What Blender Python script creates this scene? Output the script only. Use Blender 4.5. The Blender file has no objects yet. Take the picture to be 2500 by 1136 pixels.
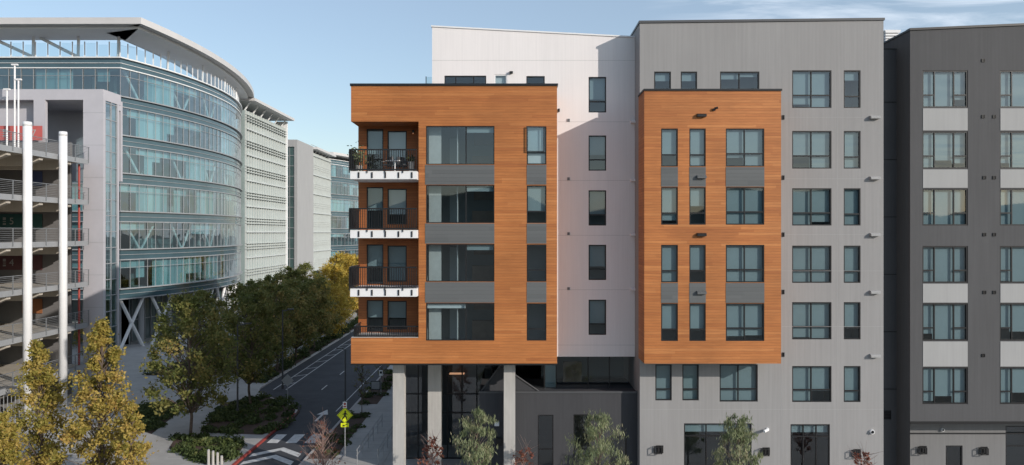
import bpy, math, random
import numpy as np
from mathutils import Vector
S=bpy.context.scene; COL=S.collection
F=1748.0; CX=1250.0; CY=568.0; H=14.5
R=math.radians
rnd=random.Random(7)
def WX(px,Y): return (px-CX)/F*Y
def WZ(py,Y): return H-(py-CY)/F*Y
def G(px,py,z=0.0):
    Y=(H-z)*F/(py-CY); return (WX(px,Y),Y)

# ------------------------------------------------------------------ materials
def newmat(name):
    m=bpy.data.materials.new(name); m.use_nodes=True
    nt=m.node_tree; nt.nodes.clear()
    out=nt.nodes.new('ShaderNodeOutputMaterial')
    return m,nt,out
def nd(nt,t,ins=None,**kw):
    n=nt.nodes.new(t)
    for k,v in kw.items(): setattr(n,k,v)
    if ins:
        for k,v in ins.items():
            if hasattr(v,'links') or isinstance(v,bpy.types.NodeSocket): nt.links.new(v,n.inputs[k])
            else: n.inputs[k].default_value=v
    return n
def c4(c): return (c[0],c[1],c[2],1.0)
def mth(nt,op,a,b=None):
    n=nt.nodes.new('ShaderNodeMath'); n.operation=op
    for i,v in enumerate((a,b)):
        if v is None: continue
        if isinstance(v,bpy.types.NodeSocket): nt.links.new(v,n.inputs[i])
        else: n.inputs[i].default_value=v
    return n.outputs[0]
def ramp(nt,fac,stops):
    n=nt.nodes.new('ShaderNodeValToRGB'); nt.links.new(fac,n.inputs[0])
    e=n.color_ramp.elements
    while len(e)<len(stops): e.new(0.5)
    for i,(p,c) in enumerate(stops):
        e[i].position=p; e[i].color=c4(c)
    return n.outputs[0]
def mixc(nt,fac,a,b,mode='MIX'):
    n=nt.nodes.new('ShaderNodeMix'); n.data_type='RGBA'; n.blend_type=mode
    for i,v in ((0,fac),(6,a),(7,b)):
        if isinstance(v,bpy.types.NodeSocket): nt.links.new(v,n.inputs[i])
        else: n.inputs[i].default_value=v if i==0 else c4(v)
    return n.outputs[2]
def scl(c,k): return tuple(min(1,x*k) for x in c)
def surf(name,col,rough=.7,metal=0,var=.12,scale=.6,streak=0,bump=0,bscale=40,spec=.4):
    m,nt,out=newmat(name)
    tc=nd(nt,'ShaderNodeNewGeometry').outputs['Position']
    mp=nd(nt,'ShaderNodeMapping',{'Vector':tc,'Scale':(scale,scale,scale*(.35 if streak else 1))})
    n1=nd(nt,'ShaderNodeTexNoise',{'Vector':mp.outputs[0],'Scale':1.0,'Detail':6.0,'Roughness':.65})
    col1=ramp(nt,n1.outputs[0],[(.25,scl(col,1-var)),(.75,scl(col,1+var))])
    if streak:
        mp2=nd(nt,'ShaderNodeMapping',{'Vector':tc,'Scale':(9,9,.25)})
        n2=nd(nt,'ShaderNodeTexNoise',{'Vector':mp2.outputs[0],'Scale':1.0,'Detail':4.0})
        f=ramp(nt,n2.outputs[0],[(.3,(1-streak,)*3),(.7,(1+streak*.3,)*3)])
        col1=mixc(nt,1.0,col1,f,'MULTIPLY')
    p=nd(nt,'ShaderNodeBsdfPrincipled',{'Base Color':col1,'Roughness':rough,'Metallic':metal,'Specular IOR Level':spec})
    if bump:
        n3=nd(nt,'ShaderNodeTexNoise',{'Vector':tc,'Scale':bscale,'Detail':3.0})
        b=nd(nt,'ShaderNodeBump',{'Height':n3.outputs[0],'Strength':bump,'Distance':.02})
        nt.links.new(b.outputs[0],p.inputs['Normal'])
    nt.links.new(p.outputs[0],out.inputs[0])
    return m
def siding(name,cols,pitch=.145,seg=3.6,rough=.55,groove=.5,grain=1):
    m,nt,out=newmat(name)
    pos=nd(nt,'ShaderNodeNewGeometry').outputs['Position']
    sx=nd(nt,'ShaderNodeSeparateXYZ',{0:pos})
    X=mth(nt,'ADD',sx.outputs[0],sx.outputs[1]); Z=sx.outputs[2]
    zz=mth(nt,'DIVIDE',Z,pitch); idx=mth(nt,'FLOOR',zz); fr=mth(nt,'FRACT',zz)
    wn=nd(nt,'ShaderNodeTexWhiteNoise',noise_dimensions='1D'); nt.links.new(idx,wn.inputs['W'])
    off=mth(nt,'MULTIPLY',wn.outputs[0],seg*3)
    sg=mth(nt,'FLOOR',mth(nt,'DIVIDE',mth(nt,'ADD',X,off),seg))
    cb=nd(nt,'ShaderNodeCombineXYZ',{0:idx,1:sg})
    w2=nd(nt,'ShaderNodeTexWhiteNoise',{'Vector':cb.outputs[0]},noise_dimensions='3D')
    k=len(cols)
    c=ramp(nt,w2.outputs[0],[(i/(k-1),cols[i]) for i in range(k)])
    if grain:
        mp=nd(nt,'ShaderNodeMapping',{'Vector':pos,'Scale':(1.2,1.2,45)})
        n=nd(nt,'ShaderNodeTexNoise',{'Vector':mp.outputs[0],'Scale':1.0,'Detail':5.0,'Roughness':.7})
        g=ramp(nt,n.outputs[0],[(.3,(.74,.70,.66)),(.7,(1.16,1.15,1.12))])
        c=mixc(nt,1.0,c,g,'MULTIPLY')
        n4=nd(nt,'ShaderNodeTexNoise',{'Vector':pos,'Scale':.35,'Detail':3.0})
        g2=ramp(nt,n4.outputs[0],[(.3,(.84,.84,.84)),(.7,(1.1,1.1,1.1))])
        c=mixc(nt,1.0,c,g2,'MULTIPLY')
    gm=mth(nt,'LESS_THAN',fr,.09)
    c=mixc(nt,mth(nt,'MULTIPLY',gm,groove),c,(.02,.015,.01))
    p=nd(nt,'ShaderNodeBsdfPrincipled',{'Base Color':c,'Roughness':rough,'Specular IOR Level':.35})
    b=nd(nt,'ShaderNodeBump',{'Height':mth(nt,'SUBTRACT',1.0,gm),'Strength':.4,'Distance':.02})
    nt.links.new(b.outputs[0],p.inputs['Normal'])
    nt.links.new(p.outputs[0],out.inputs[0])
    return m
def glass(name,tint,base=.07,power=4.0,wob=.0,gcol=(.9,.95,1)):
    m,nt,out=newmat(name)
    lw=nd(nt,'ShaderNodeLayerWeight',{'Blend':.5})
    f=mth(nt,'POWER',lw.outputs['Facing'],power)
    f=mth(nt,'ADD',mth(nt,'MULTIPLY',f,.8),base)
    t=nd(nt,'ShaderNodeBsdfTransparent',{'Color':c4(tint)})
    g=nd(nt,'ShaderNodeBsdfGlossy',{'Color':c4(gcol),'Roughness':.02})
    if wob:
        pos=nd(nt,'ShaderNodeNewGeometry').outputs['Position']
        n=nd(nt,'ShaderNodeTexNoise',{'Vector':pos,'Scale':.45,'Detail':2.0})
        b=nd(nt,'ShaderNodeBump',{'Height':n.outputs[0],'Strength':wob,'Distance':.2})
        nt.links.new(b.outputs[0],g.inputs['Normal'])
    mx=nd(nt,'ShaderNodeMixShader',{0:f,1:t.outputs[0],2:g.outputs[0]})
    nt.links.new(mx.outputs[0],out.inputs[0])
    return m
def tinted(name,stops,rough=.6,trans=0.0,attr='tint'):
    m,nt,out=newmat(name)
    a=nd(nt,'ShaderNodeAttribute',attribute_name=attr)
    c=ramp(nt,a.outputs['Fac'],stops)
    p=nd(nt,'ShaderNodeBsdfPrincipled',{'Base Color':c,'Roughness':rough,'Specular IOR Level':.25})
    if trans:
        t=nd(nt,'ShaderNodeBsdfTranslucent',{'Color':c})
        mx=nd(nt,'ShaderNodeMixShader',{0:trans,1:p.outputs[0],2:t.outputs[0]})
        nt.links.new(mx.outputs[0],out.inputs[0])
    else: nt.links.new(p.outputs[0],out.inputs[0])
    return m

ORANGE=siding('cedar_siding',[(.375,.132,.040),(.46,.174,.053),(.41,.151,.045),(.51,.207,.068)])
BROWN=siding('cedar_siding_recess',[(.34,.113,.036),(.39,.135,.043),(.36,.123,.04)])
SPAN=siding('grey_metal_siding',[(.10,.106,.108),(.12,.126,.128),(.11,.116,.118)],pitch=.2,groove=.25,grain=0,rough=.45)
WHITE=surf('white_stucco',(.77,.735,.725),.85,var=.04,scale=.4,streak=.04,bump=.15)
GREY=surf('grey_stucco',(.285,.28,.278),.85,var=.06,scale=.5,streak=.07,bump=.2)
GREYB=surf('grey_base_stucco',(.19,.188,.187),.85,var=.08,scale=.5,streak=.08,bump=.2)
DARK=surf('charcoal_stucco',(.085,.085,.088),.85,var=.08,scale=.5,streak=.09,bump=.2)
CHAR=surf('charcoal_base_wall',(.05,.051,.056),.8,var=.14,scale=.7,streak=.12,bump=.2)
LGREY=surf('light_grey_panel',(.35,.35,.347),.8,var=.05,scale=.6,streak=.05)
BLACK=surf('black_metal',(.014,.014,.015),.4,var=.1)
DGREY=surf('dark_grey_metal',(.075,.077,.082),.45,var=.1)
MGREY=surf('grey_metal',(.33,.34,.35),.45,var=.08,metal=.2)
RAILG=surf('galvanised_rail',(.22,.23,.24),.45,var=.08,metal=.3)
WMET=surf('white_painted_metal',(.76,.76,.76),.45,var=.04)
CONC=surf('concrete',(.43,.415,.39),.85,var=.14,scale=1.2,streak=.1,bump=.2)
TOWER=surf('grey_cladding',(.45,.44,.47),.7,var=.05,scale=.8)
BEIGE=surf('beige_concrete',(.48,.44,.38),.85,var=.12,streak=.08)
ASPH=surf('asphalt',(.058,.06,.067),.85,var=.25,scale=.6,bump=.3,bscale=60)
PAVE=surf('pavement_concrete',(.39,.38,.365),.85,var=.15,scale=.8,bump=.2)
KERB=surf('kerb_concrete',(.42,.40,.385),.85,var=.12)
REDP=surf('red_paint',(.34,.06,.05),.6,var=.2,scale=3)
SOIL=surf('mulch_soil',(.08,.052,.04),.95,var=.4,scale=4,bump=.6,bscale=25)
GROUND=surf('ground_surface',(.13,.13,.115),.95,var=.3,scale=.05)
REFLHILL=surf('reflection_hillside',(.075,.095,.085),.95,var=.3,scale=.02)
PAINT=surf('road_paint',(.60,.60,.59),.7,var=.3,scale=3)
BARK=surf('bark',(.12,.09,.07),.9,var=.3,scale=6,bump=.6)
TWIG=surf('reddish_twig',(.28,.19,.16),.85,var=.25,scale=5)
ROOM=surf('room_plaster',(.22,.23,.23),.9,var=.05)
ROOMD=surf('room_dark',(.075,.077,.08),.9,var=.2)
BLIND=surf('roller_blind',(.215,.275,.29),.85,var=.07,scale=.5)
BLINDW=surf('white_blind',(.50,.55,.56),.85,var=.04)
CURT=surf('pale_curtain',(.42,.44,.43),.9,var=.1,scale=3)
WOOD=surf('wood_furniture',(.20,.14,.10),.6,var=.2,scale=3)
COPPER=surf('copper_metal',(.42,.16,.07),.5,var=.1)
TERRA=surf('pot_ceramic',(.45,.42,.38),.6)
GLASS=glass('window_glass',(.76,.83,.85),.10,4)
GLASSB=glass('balustrade_glass',(.85,.9,.9),.06,4)
OGLASS=glass('office_teal_glass',(.50,.68,.71),.22,2.5,wob=.07,gcol=(.85,.95,1))
SPANG=surf('teal_spandrel',(.05,.095,.115),.12,var=.25,scale=.3,spec=.9)
OBLIND=tinted('office_blinds',[(0,(.26,.37,.39)),(.5,(.46,.57,.58)),(1,(.66,.73,.73))],.8)
OINT=surf('office_interior',(.17,.205,.21),.9,var=.35,scale=.3)
OSLAB=surf('office_ceiling',(.48,.51,.51),.9,var=.1)
ROOFW=surf('canopy_cladding',(.56,.545,.535),.5,var=.05)
FIN=surf('pale_fin_metal',(.52,.545,.53),.5,var=.05)
FINB=surf('pale_green_glass_wall',(.28,.34,.335),.25,var=.2,scale=.25,spec=.7)
GREENG=surf('dark_green_glass',(.06,.10,.097),.12,var=.4,scale=.25,spec=.9)
UNDERG=surf('ground_storey_glass',(.13,.165,.165),.15,var=.35,scale=.3,spec=.9)
SIGNR=surf('red_sign',(.44,.10,.09),.5); SIGNG=surf('teal_sign',(.03,.10,.095),.5); SIGND=surf('maroon_sign',(.12,.05,.052),.5)
SIGNB=surf('blue_sign',(.05,.07,.16),.5); SIGNO=surf('orange_sign',(.30,.12,.05),.5)
SIGNT=surf('pale_sign_lettering',(.36,.36,.35),.5,var=.03)
SIGNW=surf('white_sign',(.75,.75,.73),.5,var=.03); SIGNY=surf('fluorescent_yellow_sign',(.74,.80,.02),.45,var=.04)
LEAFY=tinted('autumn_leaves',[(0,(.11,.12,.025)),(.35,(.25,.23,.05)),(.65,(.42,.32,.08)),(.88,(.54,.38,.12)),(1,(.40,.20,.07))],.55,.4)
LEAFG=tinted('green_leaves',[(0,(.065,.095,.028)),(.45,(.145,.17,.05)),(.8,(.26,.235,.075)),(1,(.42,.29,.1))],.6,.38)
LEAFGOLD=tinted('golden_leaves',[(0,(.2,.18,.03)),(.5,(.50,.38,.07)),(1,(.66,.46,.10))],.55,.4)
LEAFW=tinted('narrow_pale_leaves',[(0,(.075,.10,.045)),(.5,(.18,.22,.11)),(.85,(.30,.32,.18)),(1,(.42,.36,.24))],.5,.3)
LEAFR=tinted('russet_leaves',[(0,(.12,.04,.03)),(.6,(.25,.09,.06)),(1,(.34,.17,.1))],.6,.3)
LEAFH=tinted('hedge_leaves',[(0,(.035,.056,.02)),(.6,(.09,.12,.038)),(1,(.18,.18,.065))],.6,.28)
mlamp,nt_,o_=newmat('lit_lamp'); e_=nd(nt_,'ShaderNodeEmission',{'Color':(1,.5,.28,1),'Strength':.7}); nt_.links.new(e_.outputs[0],o_.inputs[0])

# ------------------------------------------------------------------ mesh helpers
ORG={}
class MB:
    def __init__(s): s.v=[];s.f=[];s.m=[]
    def poly(s,pts,m=0):
        i=len(s.v); s.v+= [tuple(p) for p in pts]; s.f.append(tuple(range(i,i+len(pts)))); s.m.append(m)
    def box(s,x0,x1,y0,y1,z0,z1,m=0):
        if x0>x1:x0,x1=x1,x0
        if y0>y1:y0,y1=y1,y0
        if z0>z1:z0,z1=z1,z0
        i=len(s.v)
        s.v+=[(x0,y0,z0),(x1,y0,z0),(x1,y1,z0),(x0,y1,z0),(x0,y0,z1),(x1,y0,z1),(x1,y1,z1),(x0,y1,z1)]
        for f in ((0,3,2,1),(4,5,6,7),(0,1,5,4),(1,2,6,5),(2,3,7,6),(3,0,4,7)):
            s.f.append(tuple(i+k for k in f)); s.m.append(m)
    def tube(s,p,q,r0,r1=None,n=8,m=0):
        if r1 is None:r1=r0
        p=Vector(p);q=Vector(q);d=(q-p)
        if d.length<1e-6:return
        d.normalize(); a=d.orthogonal().normalized(); b=d.cross(a)
        i=len(s.v)
        for c,r in ((p,r0),(q,r1)):
            for k in range(n):
                t=2*math.pi*k/n; w=c+(a*math.cos(t)+b*math.sin(t))*r; s.v.append(tuple(w))
        for k in range(n):
            k2=(k+1)%n; s.f.append((i+k,i+k2,i+n+k2,i+n+k)); s.m.append(m)
        s.f.append(tuple(i+n+k for k in range(n))); s.m.append(m)
        s.f.append(tuple(i+n-1-k for k in range(n))); s.m.append(m)
    def prism(s,pts,z0,z1,m=0,mt=None):
        n=len(pts)
        s.poly([(p[0],p[1],z1) for p in pts],m if mt is None else mt)
        s.poly([(p[0],p[1],z0) for p in reversed(pts)],m)
        for k in range(n):
            a=pts[k];b=pts[(k+1)%n]
            s.poly([(a[0],a[1],z0),(b[0],b[1],z0),(b[0],b[1],z1),(a[0],a[1],z1)],m)
    def yprism(s,pts,y0,y1,m=0):
        n=len(pts)
        s.poly([(p[0],y0,p[1]) for p in pts],m); s.poly([(p[0],y1,p[1]) for p in reversed(pts)],m)
        for k in range(n):
            a=pts[k];b=pts[(k+1)%n]
            s.poly([(a[0],y0,a[1]),(a[0],y1,a[1]),(b[0],y1,b[1]),(b[0],y0,b[1])],m)
    def build(s,name,mats,parent=None,smooth=False):
        me=bpy.data.meshes.new(name)
        o3=ORG.get(parent.name,Vector((0,0,0))) if parent else Vector((0,0,0))
        me.from_pydata([(v[0]-o3.x,v[1]-o3.y,v[2]-o3.z) for v in s.v],[],s.f)
        if not isinstance(mats,(list,tuple)): mats=[mats]
        for m in mats: me.materials.append(m)
        me.polygons.foreach_set('material_index',s.m)
        if smooth: me.polygons.foreach_set('use_smooth',[True]*len(s.f))
        me.update()
        o=bpy.data.objects.new(name,me); COL.objects.link(o)
        if parent: o.parent=parent
        ORG[o.name]=o3
        return o
def thing(name,label,cat,loc,group=None):
    o=bpy.data.objects.new(name,None); COL.objects.link(o); o.location=loc; o.empty_display_size=.3
    o['label']=label;o['category']=cat
    if group:o['group']=group
    ORG[o.name]=Vector(loc); return o
def tag(o,label,cat,group=None,kind=None):
    o['label']=label;o['category']=cat
    if group:o['group']=group
    if kind:o['kind']=kind
    return o
def struct(mb,name,mats,label):
    o=mb.build(name,mats); o['kind']='structure'; o['label']=label; o['category']=name.replace('_',' ').split('.')[0]; return o
def copy_tree(o,parent=None):
    c=o.copy(); COL.objects.link(c)
    if parent: c.parent=parent
    for ch in list(o.children): copy_tree(ch,c)
    return c
def text(parent,name,body,size,loc,mat,rz=0):
    cu=bpy.data.curves.new(name,'FONT'); cu.body=body; cu.size=size; cu.extrude=.006; cu.align_x='CENTER'; cu.align_y='CENTER'
    t=bpy.data.objects.new(name,cu); COL.objects.link(t)
    bpy.context.view_layer.update()
    me=bpy.data.meshes.new_from_object(t.evaluated_get(bpy.context.evaluated_depsgraph_get()))
    bpy.data.objects.remove(t)
    me.materials.clear(); me.materials.append(mat)
    o=bpy.data.objects.new(name,me); COL.objects.link(o); o.parent=parent
    o.location=Vector(loc)-ORG[parent.name]; o.rotation_euler=(R(90),0,rz); return o

# ------------------------------------------------------------------ facade helpers
def wall(mb,x0,x1,z0,z1,Y,holes,reveal=.13,m=0):
    xs={x0,x1};zs={z0,z1}
    for h in holes:
        for v in h[:2]:
            if x0<v<x1: xs.add(v)
        for v in h[2:4]:
            if z0<v<z1: zs.add(v)
    xs=sorted(xs);zs=sorted(zs)
    for i in range(len(xs)-1):
        for j in range(len(zs)-1):
            cx=(xs[i]+xs[i+1])/2;cz=(zs[j]+zs[j+1])/2
            if any(h[0]<cx<h[1] and h[2]<cz<h[3] for h in holes): continue
            mb.poly([(xs[i],Y,zs[j]),(xs[i+1],Y,zs[j]),(xs[i+1],Y,zs[j+1]),(xs[i],Y,zs[j+1])],m)
    for h in holes:
        if len(h)>4: continue
        a,b,c,d=h[:4]; Y2=Y+reveal
        mb.poly([(a,Y,c),(a,Y2,c),(a,Y2,d),(a,Y,d)],m); mb.poly([(b,Y,c),(b,Y2,c),(b,Y2,d),(b,Y,d)],m)
        mb.poly([(a,Y,c),(b,Y,c),(b,Y2,c),(a,Y2,c)],m); mb.poly([(a,Y,d),(b,Y,d),(b,Y2,d),(a,Y2,d)],m)
STY={ # vertical divisions, transom height fraction, columns carrying the transom, room depth, room margin
 'strip':((),.31,(0,),1.3,.12),
 'wide':((.49,),.34,(0,1),1.3,.15),
 'big':((.585,),None,(),3.2,.25),
 'three':((.27,.70),.34,(0,2),2.2,.2),
 'two':((.5,),.74,(0,1),2.2,.2),
 'plain':((),None,(),1.8,.15),
 'tall':((),.62,(0,),1.8,.15),
 'shop':((.33,.66),.82,(0,1,2),4,.2),
 'door':((),None,(),1.6,.1),
}
def window(bld,x0,x1,z0,z1,Y,style,blind=1.0,frame=None,bm=None,name='window',fw=.06,open_=False):
    vs,tr,tcols,dep,mg=STY[style]
    frame=frame or BLACK
    fb=MB(); ya=Y+.025; yb=Y+.115; e=.002
    x0+=e;x1-=e;z0+=e;z1-=e
    fb.box(x0,x0+fw,ya,yb,z0,z1); fb.box(x1-fw,x1,ya,yb,z0,z1)
    fb.box(x0+fw,x1-fw,ya,yb,z0,z0+fw); fb.box(x0+fw,x1-fw,ya,yb,z1-fw,z1)
    W=x1-x0; edges=[x0+fw]+[x0+W*v for v in vs]+[x1-fw]
    for v in vs: fb.box(x0+W*v-.03,x0+W*v+.03,ya+.004,yb-.004,z0+fw,z1-fw)
    if tr:
        zt=z0+(z1-z0)*tr
        for c in tcols:
            a=edges[c]+(.03 if c>0 else 0); b=edges[c+1]-(.03 if c<len(edges)-2 else 0)
            fb.box(a,b,ya+.008,yb-.008,zt-.035,zt+.035)
    o=fb.build(name,frame,bld)
    g=MB(); yg=Y+.075; tl=(rnd.random()-.5)*.012
    g.poly([(x0+fw*.5,yg+tl,z0+fw*.5),(x1-fw*.5,yg-tl,z0+fw*.5),(x1-fw*.5,yg-tl,z1-fw*.5),(x0+fw*.5,yg+tl,z1-fw*.5)])
    g.build('pane',GLASS,o)
    if blind>0:
        b=MB()
        for i in range(len(edges)-1):
            k=blind if rnd.random()<.7 else max(.1,min(1,blind-rnd.random()*.35*blind))
            zb=z1-(z1-z0)*k
            yy=Y+.19+rnd.random()*.02
            b.poly([(edges[i]-.02,yy,zb),(edges[i+1]+.02,yy,zb),(edges[i+1]+.02,yy,z1),(edges[i]-.02,yy,z1)])
        b.build('blind',bm or BLIND,o)
    r=MB(); a,b_,c,d=x0-mg,x1+mg,z0-mg*1.5,z1+mg; y0=Y+.14;y1=Y+dep
    r.poly([(a,y1,c),(b_,y1,c),(b_,y1,d),(a,y1,d)])
    r.poly([(a,y0,c),(a,y1,c),(a,y1,d),(a,y0,d)]); r.poly([(b_,y0,c),(b_,y1,c),(b_,y1,d),(b_,y0,d)])
    r.poly([(a,y0,c),(b_,y0,c),(b_,y1,c),(a,y1,c)]); r.poly([(a,y0,d),(b_,y0,d),(b_,y1,d),(a,y1,d)],0)
    if style=='big':
        w=b_-a
        r.box(a+w*.30,a+w*.42,y1-.06,y1-.01,c+.02,d-.5,1)       # pale door in the back wall
        r.box(a+w*.62,a+w*.95,y1-.7,y1-.01,c+.02,c+1.1,2)      # kitchen counter
        r.box(a+w*.64,a+w*.93,y1-.4,y1-.01,d-.9,d-.02,2)
        r.box(a+w*.08,a+w*.24,y0+.5,y0+.6,c+.02,d-.05,3)         # gathered curtain
        r.box(a+w*.45,a+w*.455,y0+.3,y0+.9,c+.02,d-.05,1)
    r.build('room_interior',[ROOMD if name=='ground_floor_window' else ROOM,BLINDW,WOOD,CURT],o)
    return o
def hood(bld,px,py,Y,mat,w=.5,h=.16,d=.2):
    x=WX(px,Y);z=WZ(py,Y);mb=MB()
    pts=[(Y-.002,z-h/2),(Y-.002,z+h/2),(Y-d*.7,z+h/2-.02),(Y-d,z+h/2-.07),(Y-d,z-h/2)]
    n=len(pts); a=[(x-w/2,p[0],p[1]) for p in pts]; b=[(x+w/2,p[0],p[1]) for p in pts]
    mb.poly(a);mb.poly(b[::-1])
    for k in range(n): mb.poly([a[k],b[k],b[(k+1)%n],a[(k+1)%n]])
    return mb.build('vent_hood',mat,bld)
def vent(bld,px,py,Y,mat,w=.2,h=.2):
    x=WX(px,Y);z=WZ(py,Y);mb=MB()
    mb.box(x-w/2,x-w/2+.02,Y-.04,Y-.002,z-h/2,z+h/2); mb.box(x+w/2-.02,x+w/2,Y-.04,Y-.002,z-h/2,z+h/2)
    for k in range(4):
        zz=z-h/2+h*k/3.3; mb.box(x-w/2+.02,x+w/2-.02,Y-.035,Y-.002,zz,zz+.02)
    mb.box(x-w/2+.021,x+w/2-.021,Y-.008,Y-.001,z-h/2+.005,z+h/2-.005,1)
    return mb.build('wall_vent',[mat,BLACK],bld)
def sconce(bld,px,py,Y,s=.42):
    x=WX(px,Y);z=WZ(py,Y);mb=MB(); t=.03
    mb.box(x-.06,x+s-.1,Y-.03,Y-.002,z-s/2,z+s/2)
    x0,x1,y0,y1,z0,z1=x-s/2,x+s/2,Y-.28,Y-.05,z-s*.45,z+s*.45
    for a in (x0,x1-t):
        for b in (y0,y1-t): mb.box(a,a+t,b,b+t,z0+t,z1-t)
    for c in (z0,z1-t):
        mb.box(x0,x1,y0,y0+t,c,c+t); mb.box(x0,x1,y1-t,y1,c,c+t)
        mb.box(x0,x0+t,y0+t,y1-t,c,c+t); mb.box(x1-t,x1,y0+t,y1-t,c,c+t)
    mb.tube((x,Y-.16,z-s*.2),(x,Y-.16,z+s*.3),.07,.07,10)
    mb.box(x-.05,x+.05,Y-.18,Y-.03,z+s*.3,z+s*.36)
    return mb.build('wall_light',BLACK,bld)
def camera_fix(bld,px,py,Y,mat):
    x=WX(px,Y);z=WZ(py,Y);mb=MB()
    mb.tube((x+.12,Y-.002,z),(x+.12,Y-.06,z),.09,.09,12); mb.tube((x+.12,Y-.06,z),(x,Y-.2,z-.03),.03,.03,8)
    mb.tube((x+.1,Y-.18,z+.02),(x-.16,Y-.3,z-.05),.075,.085,12)
    return mb.build('security_camera',mat,bld)

# ================================================================== APARTMENT BUILDING
YB=75.0
apt=thing('apartment_building','apartment block with two orange cedar bays on white and mid-grey walls','building',(2,45,0))
def rects(lst,Y):
    return [(WX(a,Y),WX(b,Y),WZ(d,Y),WZ(c,Y)) for a,b,c,d in lst]
# ---- left orange bay
Y1=38.0; XL=WX(857,Y1); XR=WX(1360,Y1); XC=WX(1022,Y1); YK=39.8
zt=WZ(210,Y1); zb=WZ(888,Y1); zr1=WZ(297,Y1); zr0=WZ(825,Y1)
rows=[(308,402),(452,545),(596,688),(740,832)]
bigs=rects([(1040,1207,a,b) for a,b in rows],Y1); strips=rects([(1286,1334,a+1,b) for a,b in rows],Y1)
mb=MB()
wall(mb,XL,XR,zb,zt,Y1,bigs+strips+[(XL-.01,XC,zr0,zr1,'x')])
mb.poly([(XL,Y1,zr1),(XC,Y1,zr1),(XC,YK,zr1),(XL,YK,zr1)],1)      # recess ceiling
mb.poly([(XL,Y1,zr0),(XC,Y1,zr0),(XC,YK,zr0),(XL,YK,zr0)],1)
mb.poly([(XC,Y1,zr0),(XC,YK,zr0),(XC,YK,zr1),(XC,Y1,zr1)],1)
mb.poly([(XL,Y1,zr1),(XL,YK,zr1),(XL,YK,zt),(XL,Y1,zt)]); mb.poly([(XL,Y1,zb),(XL,YK,zb),(XL,YK,zr0),(XL,Y1,zr0)])
mb.poly([(XL,YK,zb),(XL,YB,zb),(XL,YB,zt),(XL,YK,zt)]); mb.poly([(XR,Y1,zb),(XR,41,zb),(XR,41,zt),(XR,Y1,zt)])
mb.poly([(XL,YB,zb),(XR,YB,zb),(XR,YB,zt),(XL,YB,zt)])
mb.build('cedar_bay',[ORANGE,BROWN],apt)
drow=[(315,425),(457,560),(597,694),(733,811)]; wrow=[(320,408),(461,548),(600,688),(735,805)]
dholes=rects([(895,936,a,b) for a,b in drow],YK); wholes=rects([(946,993,a,b) for a,b in wrow],YK)
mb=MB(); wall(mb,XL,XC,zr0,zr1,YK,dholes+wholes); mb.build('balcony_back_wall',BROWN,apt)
for h in dholes: window(apt,*h,YK,'door',blind=.55,name='balcony_door',bm=BLIND)
for i,h in enumerate(wholes): window(apt,*h,YK,'plain',blind=(1,.9,1,.6)[i],bm=BLINDW if i in(0,1) else None)
mb=MB(); mb.poly([(XL,Y1,zt-.5),(XR,Y1,zt-.5),(XR,YB,zt-.5),(XL,YB,zt-.5)]); mb.poly([(XL,Y1,zb),(XR,Y1,zb),(XR,YB,zb),(XL,YB,zb)],1)
mb.build('roof_deck',[CONC,LGREY],apt)
mb=MB(); mb.box(XL-.05,XR+.05,Y1-.06,Y1+.25,zt,zt+.12); mb.box(XL-.05,XL+.25,Y1+.25,YB,zt,zt+.12); mb.box(XR-.2,XR+.05,Y1+.25,40.85,zt,zt+.12)
mb.build('parapet_cap',BLACK,apt)
mb=MB(); mb.box(XL-.03,XR+.03,Y1-.03,Y1+.1,zb-.08,zb-.002); mb.build('base_trim',BLACK,apt)
for i,h in enumerate(bigs):
    o=window(apt,*h,Y1,'big',blind=0,fw=.045)
    b=MB(); zz=h[3]-.05
    xm=h[0]+(h[1]-h[0])*.585
    if i==3: b.poly([(h[0]+.05,Y1+.2,zz-.25),(xm-.04,Y1+.2,zz-.25),(xm-.04,Y1+.2,zz),(h[0]+.05,Y1+.2,zz)])
    else: b.poly([(xm+.04,Y1+.2,zz-.28),(h[1]-.05,Y1+.2,zz-.28),(h[1]-.05,Y1+.2,zz),(xm+.04,Y1+.2,zz)])
    b.build('blind',BLIND if i<3 else BLINDW,o)
for i,h in enumerate(strips): window(apt,*h,Y1,'strip',blind=(1.0,.68,0,0)[i],bm=BLINDW if i==0 else BLIND)
for k in range(3):
    for a,b in ((1038,1207),(1286,1334)):
        mb=MB(); x0,x1=WX(a,Y1),WX(b,Y1); z1=WZ(rows[k][1]+1,Y1);z0=WZ(rows[k+1][0]-1,Y1)
        mb.box(x0,x1,Y1-.015,Y1+.02,z0,z1); mb.build('spandrel_panel',SPAN,apt)
# open casement sash on the top strip window
h=strips[0]; mb=MB(); x0=h[0]-.02; x1=h[1]-.1; zq=h[2]+(h[3]-h[2])*.33; t=.045
def pt(u): return (x0+(x1-x0)*u, Y1-.02-.10*(1-u))
for ua,ub in ((0,.06),(.94,1)):
    (a0,b0),(a1,b1)=pt(ua),pt(ub); mb.prism([(a0,b0),(a1,b1),(a1,b1+.03),(a0,b0+.03)],zq,h[3])
for za,zb_ in ((zq,zq+t),(h[3]-t,h[3])):
    (a0,b0),(a1,b1)=pt(.06),pt(.94); mb.prism([(a0,b0),(a1,b1),(a1,b1+.028),(a0,b0+.028)],za,zb_)
o=mb.build('window_sash',BLACK,apt)
g=MB(); (a0,b0),(a1,b1)=pt(.05),pt(.95); g.poly([(a0,b0+.015,zq+.02),(a1,b1+.015,zq+.02),(a1,b1+.015,h[3]-.02),(a0,b0+.015,h[3]-.02)]); g.build('pane',GLASS,o)
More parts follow.
